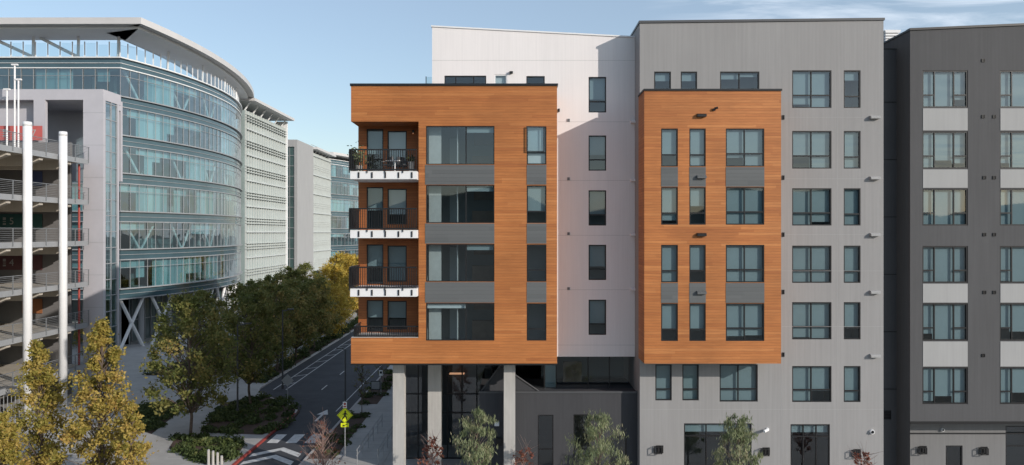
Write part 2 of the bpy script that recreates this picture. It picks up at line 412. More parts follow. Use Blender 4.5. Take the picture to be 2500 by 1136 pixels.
# balconies
YF=37.4
slabz=[WZ(418,YF),WZ(562,YF),WZ(705,YF)]
xl=WX(855,YF); xr=XC-.02
for i,zs in enumerate(slabz+[zr0]):
    if i<3:
        mb=MB(); mb.box(xl,xr,YF,YK-.003,zs-.42,zs); o=mb.build('balcony_slab',WMET,apt)
        for k in range(5):
            b=MB(); xx=xl+.45+k*(xr-xl-.7)/4; b.box(xx-.035,xx+.035,YF-.04,YF-.002,zs-.36,zs-.06); b.build('bracket',BLACK,o)
        yf=YF-.04; ra=xl-.05
    else:
        mb=MB(); mb.box(XL+.01,xr,Y1+.01,YK-.003,zs+.004,zs+.03); o=mb.build('balcony_slab',CONC,apt); yf=Y1+.15; ra=XL+.12
    mb=MB(); top=zs+1.15 if i<3 else zs+.62
    bot=zs+.04
    mb.box(ra,xr,yf-.03,yf+.03,top-.07,top); mb.box(ra,xr,yf-.025,yf+.025,bot,bot+.07)
    n=int((xr-ra)/.115)
    for k in range(n+1):
        xx=ra+.01+(xr-ra-.03)*k/n; w=.032 if k%8 else .05
        mb.box(xx-w/2,xx+w/2,yf-.014,yf+.014,bot+.07 if k%8 else zs-.1 if i<3 else zs+.03,top-.07)
    m2=int((YK-yf)/.115)
    mb.box(ra,ra+.05,yf+.03,YK-.01,top-.07,top); mb.box(ra+.005,ra+.045,yf+.025,YK-.01,bot,bot+.07)
    for k in range(1,m2): yy=yf+k*.115; mb.box(ra+.012,ra+.038,yy-.014,yy+.014,bot+.07,top-.07)
    mb.build('railing',BLACK,o)
mb=MB(); xx,zz=WX(1009,YK),WZ(322,YK); mb.box(xx-.05,xx+.05,YK-.12,YK-.002,zz-.08,zz+.08); o=mb.build('wall_light',BLACK,apt)
b=MB(); b.tube((xx,YK-.07,zz-.1),(xx,YK-.07,zz-.082),.03,.03,8); b.build('bulb',mlamp,o)
# ---- white wall
YW=40.9; wx0,wx1=WX(1055,YW),WX(1562,YW); wz0=WZ(871,YW); wzm=WZ(97,YW); ztl=WZ(66,YW); ztr=WZ(93,YW)
ww=rects([(1437,1480,a,b) for a,b in ((188,275),(331,417),(465,551),(598,684),(732,818))],YW)
w2=rects([(1085,1187,185,262)],YW); w3=rects([(1285,1330,186,262)],YW); wd=rects([(1207,1238,182,262)],YW)
mb=MB()
wall(mb,wx0,wx1,wz0,wzm,YW,ww+w2+w3+wd+[(wx0-.1,WX(1352,YW),wz0-1,WZ(262,YW)-.3,'x')])
mb.poly([(wx0,YW,wzm),(wx1,YW,wzm),(wx1,YW,ztr),(wx0,YW,ztl)])
mb.poly([(wx0,YW,zt-.5),(wx0,YB,zt-.5),(wx0,YB,ztl),(wx0,YW,ztl)])
mb.poly([(wx0,YW,ztl-.02),(wx1,YW,ztr-.02),(wx1,YB,ztr-.02),(wx0,YB,ztl-.02)]); mb.poly([(wx0,YB,0),(wx1,YB,0),(wx1,YB,ztr),(wx0,YB,ztl)])
mb.poly([(WX(1352,YW),YW,wz0),(wx1,YW,wz0),(wx1,YW+3,wz0),(WX(1352,YW),YW+3,wz0)])
mb.build('white_wall',WHITE,apt)
mb=MB(); mb.yprism([(wx0-.05,ztl),(wx1,ztr),(wx1,ztr+.08),(wx0-.05,ztl+.08)],YW-.05,YW+.3); mb.build('parapet_cap',WMET,apt)
mb=MB()
for py in (148,298,441,575,708,843):
    z=WZ(py,YW); mb.box(WX(1362,YW) if py>200 else wx0,wx1,YW-.003,YW+.01,z,z+.012)
mb.build('wall_joint',LGREY,apt)
for i,h in enumerate(ww): window(apt,*h,YW,'strip',blind=(.62,.72,.68,.62,.72)[i])
for h in w2: window(apt,*h,YW,'three',blind=0)
for h in w3: window(apt,*h,YW,'strip',blind=0)
for h in wd: window(apt,*h,YW,'door',blind=.9,frame=WMET,bm=BLINDW,name='roof_deck_door')
mb=MB(); x,z=WX(1248,YW),WZ(178,YW); mb.box(x-.1,x+.1,YW-.15,YW-.002,z-.05,z+.06); mb.build('wall_light',BLACK,apt)
for py in (294,437,571,705): vent(apt,1388,py,YW,MGREY,.16,.16)
for py in (298,440,573,706): hood(apt,1546,py,YW,WHITE,.32,.16,.2)
mb=MB(); x,z=WX(1362,YW),WZ(270,YW); mb.box(x-.02,x+.1,YW-.15,YW-.002,z-.08,z+.08); mb.build('wall_light',BLACK,apt)
# ---- grey wall
YG=39.3; gx0,gx1=WX(1562,YG),WX(2157,YG); gzt=WZ(66,YG); gl,gr=WZ(57,YG),WZ(50,YG)
def gw(l): return rects(l,YG)
g_wide=gw([(1934,2030,a,b) for a,b in ((172,264),(320,412),(460,551),(600,691),(738,829),(894,982))])+gw([(1758,1854,175,262),(1757,1850,890,981)])
g_strip=gw([(2060,2101,a,b) for a,b in ((172,264),(320,412),(460,551),(600,691),(738,829),(894,982))])+gw([(1597,1638,175,262),(1662,1702,175,262),(1600,1640,890,978),(1666,1706,890,978)])
g_shop=gw([(1670,1835,1034,1205),(1930,2026,1036,1205)])
mb=MB(); wall(mb,gx0,gx1,0,gzt,YG,g_wide+g_strip+g_shop)
mb.poly([(gx0,YG,gzt),(gx1,YG,gzt),(gx1,YG,gr),(gx0,YG,gl)])
mb.poly([(gx0,YG,0),(gx0,YW+4,0),(gx0,YW+4,gl),(gx0,YG,gl)]); mb.poly([(gx1,YG,0),(gx1,YB,0),(gx1,YB,gr),(gx1,YG,gr)])
mb.poly([(gx0,YG,gl-.03),(gx1,YG,gr-.03),(gx1,YB,gr-.03),(gx0,YB,gl-.03)]); mb.poly([(gx0,YB,0),(gx1,YB,0),(gx1,YB,gr),(gx0,YB,gl)])
mb.poly([(gx0,YW+4,wz0),(gx0,YB,wz0),(gx0,YB,gl),(gx0,YW+4,gl)])
mb.build('grey_wall',GREY,apt)
mb=MB(); mb.yprism([(gx0-.05,gl),(gx1+.05,gr),(gx1+.05,gr+.13),(gx0-.05,gl+.13)],YG-.06,YG+.3)
mb.yprism([(gx0-.05,gl),(gx0+.25,gl),(gx0+.25,gl+.125),(gx0-.05,gl+.125)],YG+.3,YB); mb.build('parapet_cap',DGREY,apt)
mb=MB()
for py in (437,662,798,1000,287,573):
    z=WZ(py,YG); mb.box(WX(1908,YG) if py<900 else gx0,gx1,YG-.003,YG+.01,z,z+.014)
for px in (1908,2044):
    mb.box(WX(px,YG)-.006,WX(px,YG)+.006,YG-.004,YG+.01,.1,WZ(180,YG))
mb.build('wall_joint',LGREY,apt)
for i,h in enumerate(g_wide): window(apt,*h,YG,'wide',blind=1.0 if i not in(6,) else .2)
for i,h in enumerate(g_strip): window(apt,*h,YG,'strip',blind=1.0 if i not in(0,6,7) else .25)
for h in g_shop: window(apt,*h,YG,'shop',blind=.13,bm=BLIND,name='ground_floor_window')
for py in (287,435,573,713,868): hood(apt,2134,py,YG,LGREY,.52,.17,.22)
for py in (287,434,573,713,866): vent(apt,1912,py,YG,BLACK,.12,.24)
sconce(apt,1605,1097,YG); sconce(apt,1865,1102,YG); sconce(apt,2087,1106,YG)
camera_fix(apt,1868,1048,YG,WMET)
mb=MB(); x,z=WX(2128,YG),WZ(1054,YG); mb.tube((x,YG-.002,z),(x,YG-.12,z),.13,.12,14); mb.tube((x,YG-.12,z),(x,YG-.2,z),.09,.04,14,1); mb.build('security_camera',[WMET,BLACK],apt)
# ---- right orange bay
Y2=37.6; ox0,ox1=WX(1573,Y2),WX(1907,Y2); oz0,oz1=WZ(888,Y2),WZ(222,Y2)
rr=[(314,407),(457,549),(598,690),(741,833)]
cols=[(1614,1655,'strip'),(1683,1723,'strip'),(1772,1866,'wide')]
hs=[]
for a,b in rr:
    for c in cols: hs.append((rects([(c[0],c[1],a,b)],Y2)[0],c[2]))
mb=MB(); wall(mb,ox0,ox1,oz0,oz1,Y2,[h for h,_ in hs])
for xx in (ox0,ox1): mb.poly([(xx,Y2,oz0),(xx,YG+.02,oz0),(xx,YG+.02,oz1),(xx,Y2,oz1)])
mb.poly([(ox0,Y2,oz1-.02),(ox1,Y2,oz1-.02),(ox1,YG,oz1-.02),(ox0,YG,oz1-.02)],1); mb.poly([(ox0,Y2,oz0),(ox1,Y2,oz0),(ox1,YG,oz0),(ox0,YG,oz0)],1)
mb.build('cedar_bay',[ORANGE,DGREY],apt)
mb=MB(); mb.box(ox0-.04,ox1+.04,Y2-.05,YG-.005,oz1,oz1+.1); mb.build('parapet_cap',BLACK,apt)
for i,(h,s) in enumerate(hs): window(apt,*h,Y2,s,blind=1.0 if rnd.random()<.8 else .7)
for k in (0,2):
    for c in cols:
        mb=MB(); mb.box(WX(c[0],Y2),WX(c[1],Y2),Y2-.015,Y2+.02,WZ(rr[k+1][0]-1,Y2),WZ(rr[k][1]+1,Y2)); mb.build('spandrel_panel',SPAN,apt)
for py,mt in ((282,BLACK),(432,SPAN),(573,BLACK),(714,SPAN)): hood(apt,1712,py,Y2,mt,.48,.17,.18)
mb=MB(); x,z=WX(1745,Y2),WZ(266,Y2); mb.box(x-.12,x+.02,Y2-.1,Y2-.002,z-.1,z); mb.tube((x-.05,Y2-.1,z),(x+.13,Y2-.16,z+.03),.06,.06,10); mb.build('wall_light',BLACK,apt)
# ---- connector and roof plant
YC=40.7; mb=MB(); cx0,cx1=WX(2140,YC),WX(2230,YC); zc=WZ(120,YC)
mb.box(cx0,cx1,YC,YB,0,zc)
for py in (120,250,390,530,670,810,950): z=WZ(py,YC); mb.box(cx0+.001,cx1-.001,YC-.02,YC-.002,z-.02,z+.02,1)
mb.build('connector_wall',[DGREY,BLACK],apt)
mb=MB(); a,b=WX(2160,42),WX(2196,42); z0,z1=WZ(117,42),WZ(76,42)
mb.box(a+.05,b-.05,42.05,43.5,z0,z1-.02,1)
for k in range(6): z=z0+.04+k*(z1-z0)/6; mb.box(a,b,41.9,42.049,z,z+.1)
mb.box(a-.04,b+.04,41.9,43.6,z1-.019,z1+.04); mb.build('louvre_box',[WMET,LGREY],apt)
vent(apt,2166,1013,YC,BLACK,.4,.5)
# ---- columns + ground floor under the left bay
for px,Y,w in ((973,39.0,.62),(1061,41.6,.78),(1244,38.9,.62)):
    x=WX(px,Y); mb=MB(); mb.box(x-w/2,x+w/2,Y,Y+.6,0,zb-.09); mb.build('column',CONC,apt)
YP=40.0; bx0,bx1=WX(1170,YP),WX(1556,YP); bz=WZ(960,YP)
gh=rects([(1313,1351,1013,1235),(1400,1442,1012,1235),(1490,1530,1065,1235)],YP)
mb=MB(); wall(mb,bx0,bx1,0,bz,YP,gh); mb.poly([(bx0,YP,0),(bx0,YP+8,0),(bx0,YP+8,bz),(bx0,YP,bz)]); mb.poly([(bx0,YP,bz),(bx1,YP,bz),(bx1,YP+4,bz),(bx0,YP+4,bz)])
mb.build('base_wall',CHAR,apt)
mb=MB(); mb.box(bx0-.02,bx1,YP-.04,YP+.12,bz+.002,bz+.1); mb.build('wall_coping',DGREY,apt)
for h in gh: window(apt,*h,YP,'tall',blind=0,name='ground_floor_window')
YT=41.2; tx0,tx1=WX(1328,YT),WX(1556,YT)
tz0,tz1=WZ(953,YT),WZ(868,YT)
mb=MB(); mb.box(tx0,tx1,YT,YT+.1,tz1-.06,tz1); mb.box(tx0,tx1,YT,YT+.1,tz0,tz0+.06)
for px in (1329,1358,1436,1488,1553): x=WX(px,YT); mb.box(x-.03,x+.03,YT+.003,YT+.097,tz0+.06,tz1-.06)
o=mb.build('terrace_window',BLACK,apt)
g=MB(); g.poly([(tx0,YT+.05,tz0),(tx1,YT+.05,tz0),(tx1,YT+.05,tz1),(tx0,YT+.05,tz1)]); g.build('pane',GLASS,o)
r=MB(); r.poly([(tx0,YT+4,tz0-1),(tx1,YT+4,tz0-1),(tx1,YT+4,tz1),(tx0,YT+4,tz1)]); r.poly([(tx0,YT+.1,tz0),(tx1,YT+.1,tz0),(tx1,YT+4,tz0),(tx0,YT+4,tz0)])
r.box(WX(1375,43),WX(1420,43),43,43.2,tz0+.01,tz0+1.3,1); r.box(WX(1331,41.5),WX(1357,41.5),41.5,41.52,tz0+.01,tz1-.01,2); r.build('room_interior',[ROOM,WOOD,BLIND],o)
mb=MB(); mb.yprism([(WX(1172,40.6),WZ(962,40.6)),(WX(1318,40.6),WZ(960,40.6)),(WX(1222,40.6),WZ(894,40.6))],40.6,40.8); mb.build('gable_canopy',CHAR,apt)
mb=MB()
for (p,q) in (((1172,959),(1222,891)),((1222,891),(1318,957))):
    mb.tube((WX(p[0],40.58),40.58,WZ(p[1],40.58)),(WX(q[0],40.58),40.58,WZ(q[1],40.58)),.04,.04,6)
mb.build('gable_trim',DGREY,apt)
# lobby
YL=45.5; lx0,lx1=WX(985,YL),WX(1200,YL)
mb=MB(); mb.box(lx0,lx1,YL+3,YL+3.2,0,zb,0); mb.box(lx0-.2,lx0,YL,YB,0,zb-.01,0); mb.build('lobby_wall',ROOMD,apt)
mb=MB()
for k in range(7): x=lx0+(lx1-lx0)*k/6; mb.box(x-.04,x+.04,YL,YL+.12,0,zb-.02)
for z in (.1,3.0,4.2): mb.box(lx0,lx1,YL+.01,YL+.11,z,z+.08)
o=mb.build('lobby_window',BLACK,apt)
g=MB(); g.poly([(lx0,YL+.06,0),(lx1,YL+.06,0),(lx1,YL+.06,zb-.02),(lx0,YL+.06,zb-.02)]); g.build('pane',GLASS,o)
g=MB(); g.box(-4.2,-3.2,YL+2.4,YL+2.9,5.0,5.03); g.build('lobby_lamp',mlamp,o)
mb=MB(); xx=WX(1213,YP); zz=WZ(1034,YP); mb.box(xx-.13,xx+.13,YP-.2,YP-.002,zz-.1,zz+.1); mb.build('security_camera',WMET,apt)
mb=MB(); xx=WX(1218,YP); zz=WZ(1077,YP); mb.box(xx-.16,xx+.16,YP-.2,YP-.002,zz-.2,zz+.2); mb.build('wall_light',BLACK,apt)
mb=MB(); xx=WX(1484,YP); zz=WZ(1028,YP); mb.tube((xx,YP-.002,zz),(xx,YP-.12,zz),.08,.06,12); mb.build('security_camera',BLACK,apt)
mb=MB(); xx=WX(1041,40.5); x2=WX(1054,40.5); mb.box(xx,x2,40.5,40.52,zt-.5,WZ(188,40.5),0); o=mb.build('glass_screen',GLASSB,apt)
b=MB(); b.box(xx-.04,xx,40.48,40.54,zt-.5,WZ(187,40.5)); b.build('post',BLACK,o)

# ================================================================== DARK BUILDING AT RIGHT
drk=thing('apartment_building','charcoal apartment block with pale spandrel panels at the right edge of the picture','building',(27,45,0))
dx0,dx1=WX(2222,YG),WX(2720,YG); dzb=WZ(1030,YG); dzt=WZ(80,YG); dl,dr=WZ(75,YG),WZ(53,YG)
drw=[(172,263),(321,412),(461,551),(601,691),(741,832),(897,987)]
dh=rects([(2252,2363,a,b) for a,b in drw],YG); dh2=rects([(2441,2552,a,b) for a,b in drw],YG)
mb=MB(); wall(mb,dx0,dx1,dzb,dzt,YG,dh+dh2); mb.poly([(dx0,YG,dzt),(dx1,YG,dzt),(dx1,YG,dr),(dx0,YG,dl)])
mb.poly([(dx0,YG,0),(dx0,YB,0),(dx0,YB,dl),(dx0,YG,dl)]); mb.poly([(dx1,YG,0),(dx1,YB,0),(dx1,YB,dr),(dx1,YG,dr)])
mb.poly([(dx0,YG,dl-.02),(dx1,YG,dr-.02),(dx1,YB,dr-.02),(dx0,YB,dl-.02)]); mb.poly([(dx0,YG,dzb),(dx1,YG,dzb),(dx1,YG+1,dzb),(dx0,YG+1,dzb)])
mb.build('charcoal_wall',DARK,drk)
mb=MB(); mb.yprism([(dx0-.05,dl),(dx1+.05,dr),(dx1+.05,dr+.12),(dx0-.05,dl+.12)],YG-.06,YG+.3); mb.box(dx0-.05,dx0+.2,YG+.3,YB,dl,dl+.1); mb.build('parapet_cap',BLACK,drk)
for h in dh+dh2: window(drk,*h,YG,'three',blind=1.0,fw=.07)
for k in (0,1,3,4):
    for a,b in ((2253,2362),(2442,2551)):
        mb=MB(); mb.box(WX(a,YG),WX(b,YG),YG-.02,YG+.02,WZ(drw[k+1][0]-2,YG),WZ(drw[k][1]+2,YG)); mb.build('spandrel_panel',LGREY,drk)
for px,py in ((2400,148),(2400,285),(2427,285),(2403,434),(2427,434),(2403,573),(2427,573),(2403,714),(2427,714),(2400,868)): vent(drk,px,py,YG,BLACK,.18,.18)
YD=40.3; dgh=rects([(2309,2350,1088,1230),(2455,2560,1040,1230)],YD)
mb=MB(); wall(mb,WX(2205,YD),dx1,0,dzb+.02,YD,dgh); mb.build('base_wall',GREYB,drk)
mb=MB(); mb.box(dx0-.02,dx1,YG-.04,YG+.0,dzb-.12,dzb+.02); mb.box(WX(2205,YD),dx1,YD-.03,YD-.002,WZ(1060,YD),WZ(1057,YD)); mb.build('base_trim',BLACK,drk)
for i,h in enumerate(dgh): window(drk,*h,YD,('tall','two')[i],blind=0,name='ground_floor_window')
sconce(drk,2248,1098,YD); sconce(drk,2397,1100,YD)
mb=MB(); x,z=WX(2300,YD),WZ(1049,YD); mb.tube((x,YD-.002,z),(x,YD-.12,z),.09,.08,14); mb.tube((x,YD-.12,z),(x,YD-.17,z),.06,.03,14,1); mb.build('security_camera',[WMET,BLACK],drk)

# ================================================================== OFFICE BUILDINGS
def arc(A,B,sag,n):
    A=Vector(A);B=Vector(B);c=(B-A).length; Rr=(c*c/4+sag*sag)/(2*sag)
    d=(B-A).normalized(); nr=Vector((d.y,-d.x)); cen=(A+B)/2-nr*(Rr-sag)
    a0=math.atan2(A.y-cen.y,A.x-cen.x);a1=math.atan2(B.y-cen.y,B.x-cen.x)
    if a1<a0-math.pi: a1+=2*math.pi
    return [(cen.x+Rr*math.cos(a0+(a1-a0)*k/n),cen.y+Rr*math.sin(a0+(a1-a0)*k/n)) for k in range(n+1)]
def offs(pts,o):
    out=[]
    for i,p in enumerate(pts):
        a=pts[max(0,i-1)];b=pts[min(len(pts)-1,i+1)]
        d1=Vector((p[0]-a[0],p[1]-a[1]));d2=Vector((b[0]-p[0],b[1]-p[1]))
        n=Vector((0,0))
        for d in (d1,d2):
            if d.length>1e-6: d.normalize(); n+=Vector((d.y,-d.x))
        L=n.length/2 if (d1.length>1e-6 and d2.length>1e-6) else 1
        n.normalize(); k=o/max(.6,L)
        out.append((p[0]+n.x*k,p[1]+n.y*k))
    return out
def strip(mb,pts,z0,z1,m=0):
    for a,b in zip(pts,pts[1:]): mb.poly([(a[0],a[1],z0),(b[0],b[1],z0),(b[0],b[1],z1),(a[0],a[1],z1)],m)
def ledge(mb,pin,pout,z0,z1,m=0):
    for k in range(len(pin)-1):
        a,b,c,d=pin[k],pin[k+1],pout[k+1],pout[k]
        mb.poly([(*d,z0),(*c,z0),(*c,z1),(*d,z1)],m); mb.poly([(*a,z1),(*b,z1),(*c,z1),(*d,z1)],m); mb.poly([(*a,z0),(*b,z0),(*c,z0),(*d,z0)],m)
def tint_attr(o,vals):
    at=o.data.attributes.new('tint','FLOAT','FACE'); at.data.foreach_set('value',vals)
def curtain_building(root,pts,zs,sp,brace=(),seed=1,depth=5,brace_from=0):
    rg=random.Random(seed)
    for k in range(len(zs)-1):
        zt_=zs[k]-sp/2; zb_=zs[k+1]+sp/2
        mb=MB()
        for a,b in zip(pts,pts[1:]):                    # each pane sits a hair out of plane, as real curtain walls do
            q=rg.uniform(-.014,.014); mb.poly([(a[0]+q,a[1],zb_),(b[0]-q,b[1],zb_),(b[0]-q+rg.uniform(-.012,.012),b[1],zt_),(a[0]+q+rg.uniform(-.012,.012),a[1],zt_)])
        o=mb.build('ribbon_window',OGLASS,root)
        mb=MB(); p1=offs(pts,.08); pi=offs(pts,-.05)
        for i,p in enumerate(pts):
            q=p1[i]; mb.tube((q[0],q[1],zb_),(q[0],q[1],zt_),.04,.04,4)
        zm=zb_+(zt_-zb_)*.72; ledge(mb,pi,p1,zm,zm+.05)
        mb.build('frame',MGREY,o)
        mb=MB(); vals=[]; pb=offs(pts,-.45); run=0; low=0; shut=(.42,.42,.42,.40,.2,.12)[min(k,5)]
        for a,b in zip(pb,pb[1:]):
            if run<=0:
                run=rg.choice((1,1,2,3,4)); u=rg.random(); low=0 if u<shut else (.35 if u<shut+.2 else (.7 if u<shut+.4 else 1))
                if k in brace and low<.6: low=rg.choice((0,.55,.75,1))
            run-=1
            if low>=1: continue
            z0=zb_+(zt_-zb_)*low
            mb.poly([(*a,z0),(*b,z0),(*b,zt_),(*a,zt_)]); vals.append(rg.random())
        if vals: b=mb.build('blinds',OBLIND,o); tint_attr(b,vals)
        mb=MB(); pd=offs(pts,-depth); strip(mb,pd,zb_-.4,zt_+.4)
        for i in range(0,len(pd),4): mb.box(pd[i][0]-.2,pd[i][0]+.2,pd[i][1]-.2,pd[i][1]+.2,zb_,zt_,1)
        mb.build('interior_wall',[OINT,OSLAB],root)
        if k in brace:
            pb2=offs(pts,-1.1); step=6
            for i in range(brace_from+1,len(pts)-step,step):
                a=pb2[i];m_=pb2[i+2];c=pb2[i+4]
                mb=MB(); mb.tube((*a,zt_+.2),(*m_,zb_-.2),.16,.16,6); mb.tube((*m_,zb_-.2),(*c,zt_+.2),.16,.16,6); mb.build('brace',WMET,root)
    for k,z in enumerate(zs):
        a,b=z-sp/2,z+sp/2
        mb=MB(); strip(mb,offs(pts,.02),a,b); mb.build('spandrel_band',SPANG,root)
        mb=MB(); pi=offs(pts,-.02); po=offs(pts,.35); ledge(mb,pi,po,b-.04,b+.1); ledge(mb,pi,offs(pts,.2),a-.08,a+.04); ledge(mb,pi,offs(pts,.1),z-.03,z+.02); mb.build('sunshade_ledge',MGREY if k else WMET,root)
        mb=MB(); pd=offs(pts,-depth)
        for i in range(len(pts)-1): mb.poly([(*pts[i],a+.03),(*pts[i+1],a+.03),(*pd[i+1],a+.03),(*pd[i],a+.03)]); mb.poly([(*pts[i],b-.06),(*pts[i+1],b-.06),(*pd[i+1],b-.06),(*pd[i],b-.06)])
        mb.build('floor_slab',OSLAB,root)
off1=thing('office_building','curved teal glass office block with white canopy roof and diagonal braces, nearest on the left','building',(-55,105,0))
A=(-47.6,87.0);B=(-48.6,127.5)
front=[(-77.6+1.5*i,87.0) for i in range(20)]
curve=arc(A,B,4.4,32)
pts=front+curve
zs=[H+z for z in (20.6,15.9,11.2,6.6,1.95,-2.7,-7.5)]
curtain_building(off1,pts,zs,1.2,brace=(0,2,4),seed=4,brace_from=20)
zc=H+23.9
top=zs[0]+.62
mb=MB(); sc=offs(pts,-.3)
for i in range(len(sc)-1):
    a,b=Vector((*sc[i],0)),Vector((*sc[i+1],0)); c=a.lerp(b,.12);d=a.lerp(b,.88); h_=1.9 if i%2 else 1.7
    mb.poly([(c.x,c.y,top),(d.x,d.y,top),(d.x,d.y,top+h_),(c.x,c.y,top+h_)])
for i in range(len(sc)): mb.box(sc[i][0]-.05,sc[i][0]+.05,sc[i][1]-.05,sc[i][1]+.05,top,top+2.05,1)
mb.build('parapet_screen',[glass('screen_glass',(.8,.88,.9),.14,3),WMET],off1)
mb=MB(); mb.prism(offs(pts,-.1)+[(-60,127.5),(-77.6,127.5)],zs[0]+.3,zs[0]+.55); mb.build('roof_deck',ROOFW,off1)
mb=MB(); mb.box(-73,-60.5,97,118,top,H+23.4)
for k in range(8): mb.box(-73.1,-60.4,96.9,118.1,top+.15+k*.3,top+.25+k*.3)
mb.build('plant_room',LGREY,off1)
edge=[(-82,83.2),(-62,83.1)]+arc((-43.0,83.0),(-47.0,130.5),3.2,26)
inner=offs(edge,-7.0)
mb=MB(); ledge(mb,inner,edge,zc+.3,zc+1.05); strip(mb,inner,zc+.3,zc+1.05); o=mb.build('canopy_roof',ROOFW,off1)
mb=MB(); e1,e2=offs(edge,-6.0),offs(edge,-1.0); ledge(mb,e1,e2,zc+.02,zc+.295); strip(mb,e1,zc+.02,zc+.295); mb.build('soffit',WMET,o)
for i,(x,y) in enumerate([curve[k] for k in (0,6,12,18,24,30)]+[(-52.5,87),(-58,87),(-64,87)]):
    mb=MB(); mb.tube((x-.6,y+.6,top-.3),(x-.4,y+.4,zc+.04),.17,.17,8); mb.build('canopy_post',WMET,off1)
for x0,x1 in ((-64,-58),(-58,-52.5)):
    mb=MB(); mb.tube((x1-.5,87.6,top+.2),(x0,88,zc+.04),.2,.2,8); mb.build('canopy_strut',WMET,off1)
zg=zs[-1]-.62
ug=offs(pts,-5)
mb=MB(); strip(mb,ug,0,zg); o=mb.build('ground_floor_glass',UNDERG,off1)
mb=MB(); uo=offs(pts,-4.9)
for p in uo: mb.box(p[0]-.05,p[0]+.05,p[1]-.05,p[1]+.05,0,zg-.02)
ledge(mb,ug,uo,2.9,3.0); mb.build('frame',MGREY,o)
mb=MB(); sp_=offs(pts,0); sd=offs(pts,-5)
for i in range(len(pts)-1): mb.poly([(*sp_[i],zg-.01),(*sp_[i+1],zg-.01),(*sd[i+1],zg-.01),(*sd[i],zg-.01)])
mb.build('soffit',LGREY,off1)
lg=offs(pts,-.6)
for i in range(20,51,4):
    a=lg[i];b=lg[min(i+3,len(lg)-1)]
    for p,q in ((a,b),(b,a)):
        mb=MB(); mb.tube((*p,0),(*q,zg),.2,.2,8); mb.build('leg',WMET,off1)
for i in range(20,52,4):
    mb=MB(); p=offs(pts,-2.2)[i]; mb.tube((*p,0),(*p,zg),.36,.36,12); mb.build('column',MGREY,off1)
def fin_building(label,Y0,Y1,X,ztop,front,gap=1.6,over=2.0,name='office_building'):
    o=thing(name,label,'building',(X-8,(Y0+Y1)/2,0))
    mb=MB(); mb.box(X-20,X,Y0,Y1,5,ztop); mb.build('wall',[FINB],o)
    mb=MB(); mb.box(X-18,X-3,Y0+1,Y1-1,0,5); mb.build('ground_floor_glass',GREENG,o)
    fy=Y0+(12.6 if front else 0)
    mb=MB(); n=int((Y1-fy)/1.25)
    for k in range(n+1):
        y=fy+.1+k*(Y1-fy-.2)/n; mb.box(X+.002,X+.3,y-.05,y+.05,5,ztop)
    mb.build('vertical_fins',FIN,o)
    mb=MB(); z=5.2
    while z<ztop:
        mb.box(X+.003,X+.45,fy,Y1,z,z+.22)
        for j in range(3): mb.box(X+.004,X+(.5 if gap>1 else .2),fy+.05,Y1-.05,z+1.6+j*.5,z+1.67+j*.5)
        z+=4.65
    mb.build('sunshade_louvres',FIN,o)
    oy=13 if front else 0
    mb=MB(); mb.box(X-20.4,X+over,Y0-.5+oy,Y1+.5,ztop+gap,ztop+gap+.5); mb.build('canopy_roof',ROOFW,o)
    for k in range(6):
        mb=MB(); y=Y0+1+oy+k*(Y1-Y0-2-oy)/5; mb.tube((X-.5,y,ztop),(X+over-1.4,y,ztop+gap),.14,.14,6); mb.build('canopy_post',WMET,o)
    if front:
        mb=MB(); mb.box(X+.003,X+.65,Y0-.5,Y0+12.4,3,ztop+1.3); mb.build('end_wall',LGREY,o)
        mb=MB(); mb.box(X-10,X-.003,Y0-.3,Y0-.003,0,ztop-.3); mb.build('end_glass',GREENG,o)
        mb=MB(); mb.box(X-14,X-.001,Y0-.6,Y0+12.4,ztop-.29,ztop+1.3); mb.build('parapet',LGREY,o)
        mb=MB()
        for k in range(11): x=X-9.9+k*.98; mb.box(x-.05,x+.05,Y0-.4,Y0-.301,0,ztop-.5)
        z=4
        while z<ztop-.6: mb.box(X-10,X-.01,Y0-.42,Y0-.303,z,z+.12); z+=2.3
        mb.build('end_frame',MGREY,o)
    return o
o=fin_building('pale finned office wing directly behind the curved glass block',128.6,151,-48.0,H+22.0,False)
mb=MB(); mb.box(-50,-47.4,151.002,151.4,0,H+23.4); mb.build('end_wall',WMET,o)
fin_building('pale-cornered finned office block in the gap, second along the street',160,190.5,-48.5,H+19.4,True,gap=.7,over=1.6)
off4=thing('office_building','farthest curved blue glass office block beside the cedar balconies','building',(-52,215,0))
c4_=arc((-49.5,193),(-47.5,232),4.2,22)
curtain_building(off4,[(-60,193),(-55,193)]+c4_,[H+z for z in (19.2,14.5,9.8,5.1,.4,-4.3,-9)],1.25,seed=9)
mb=MB(); mb.prism([(-62,190.9)]+arc((-47.6,190.9),(-46,235),4.4,18)+[(-62,235)],H+20.8,H+21.5); mb.build('canopy_roof',ROOFW,off4)
mb=MB(); mb.box(-62,-50,193.5,232,0,H+19.5); mb.build('core_wall',OINT,off4)

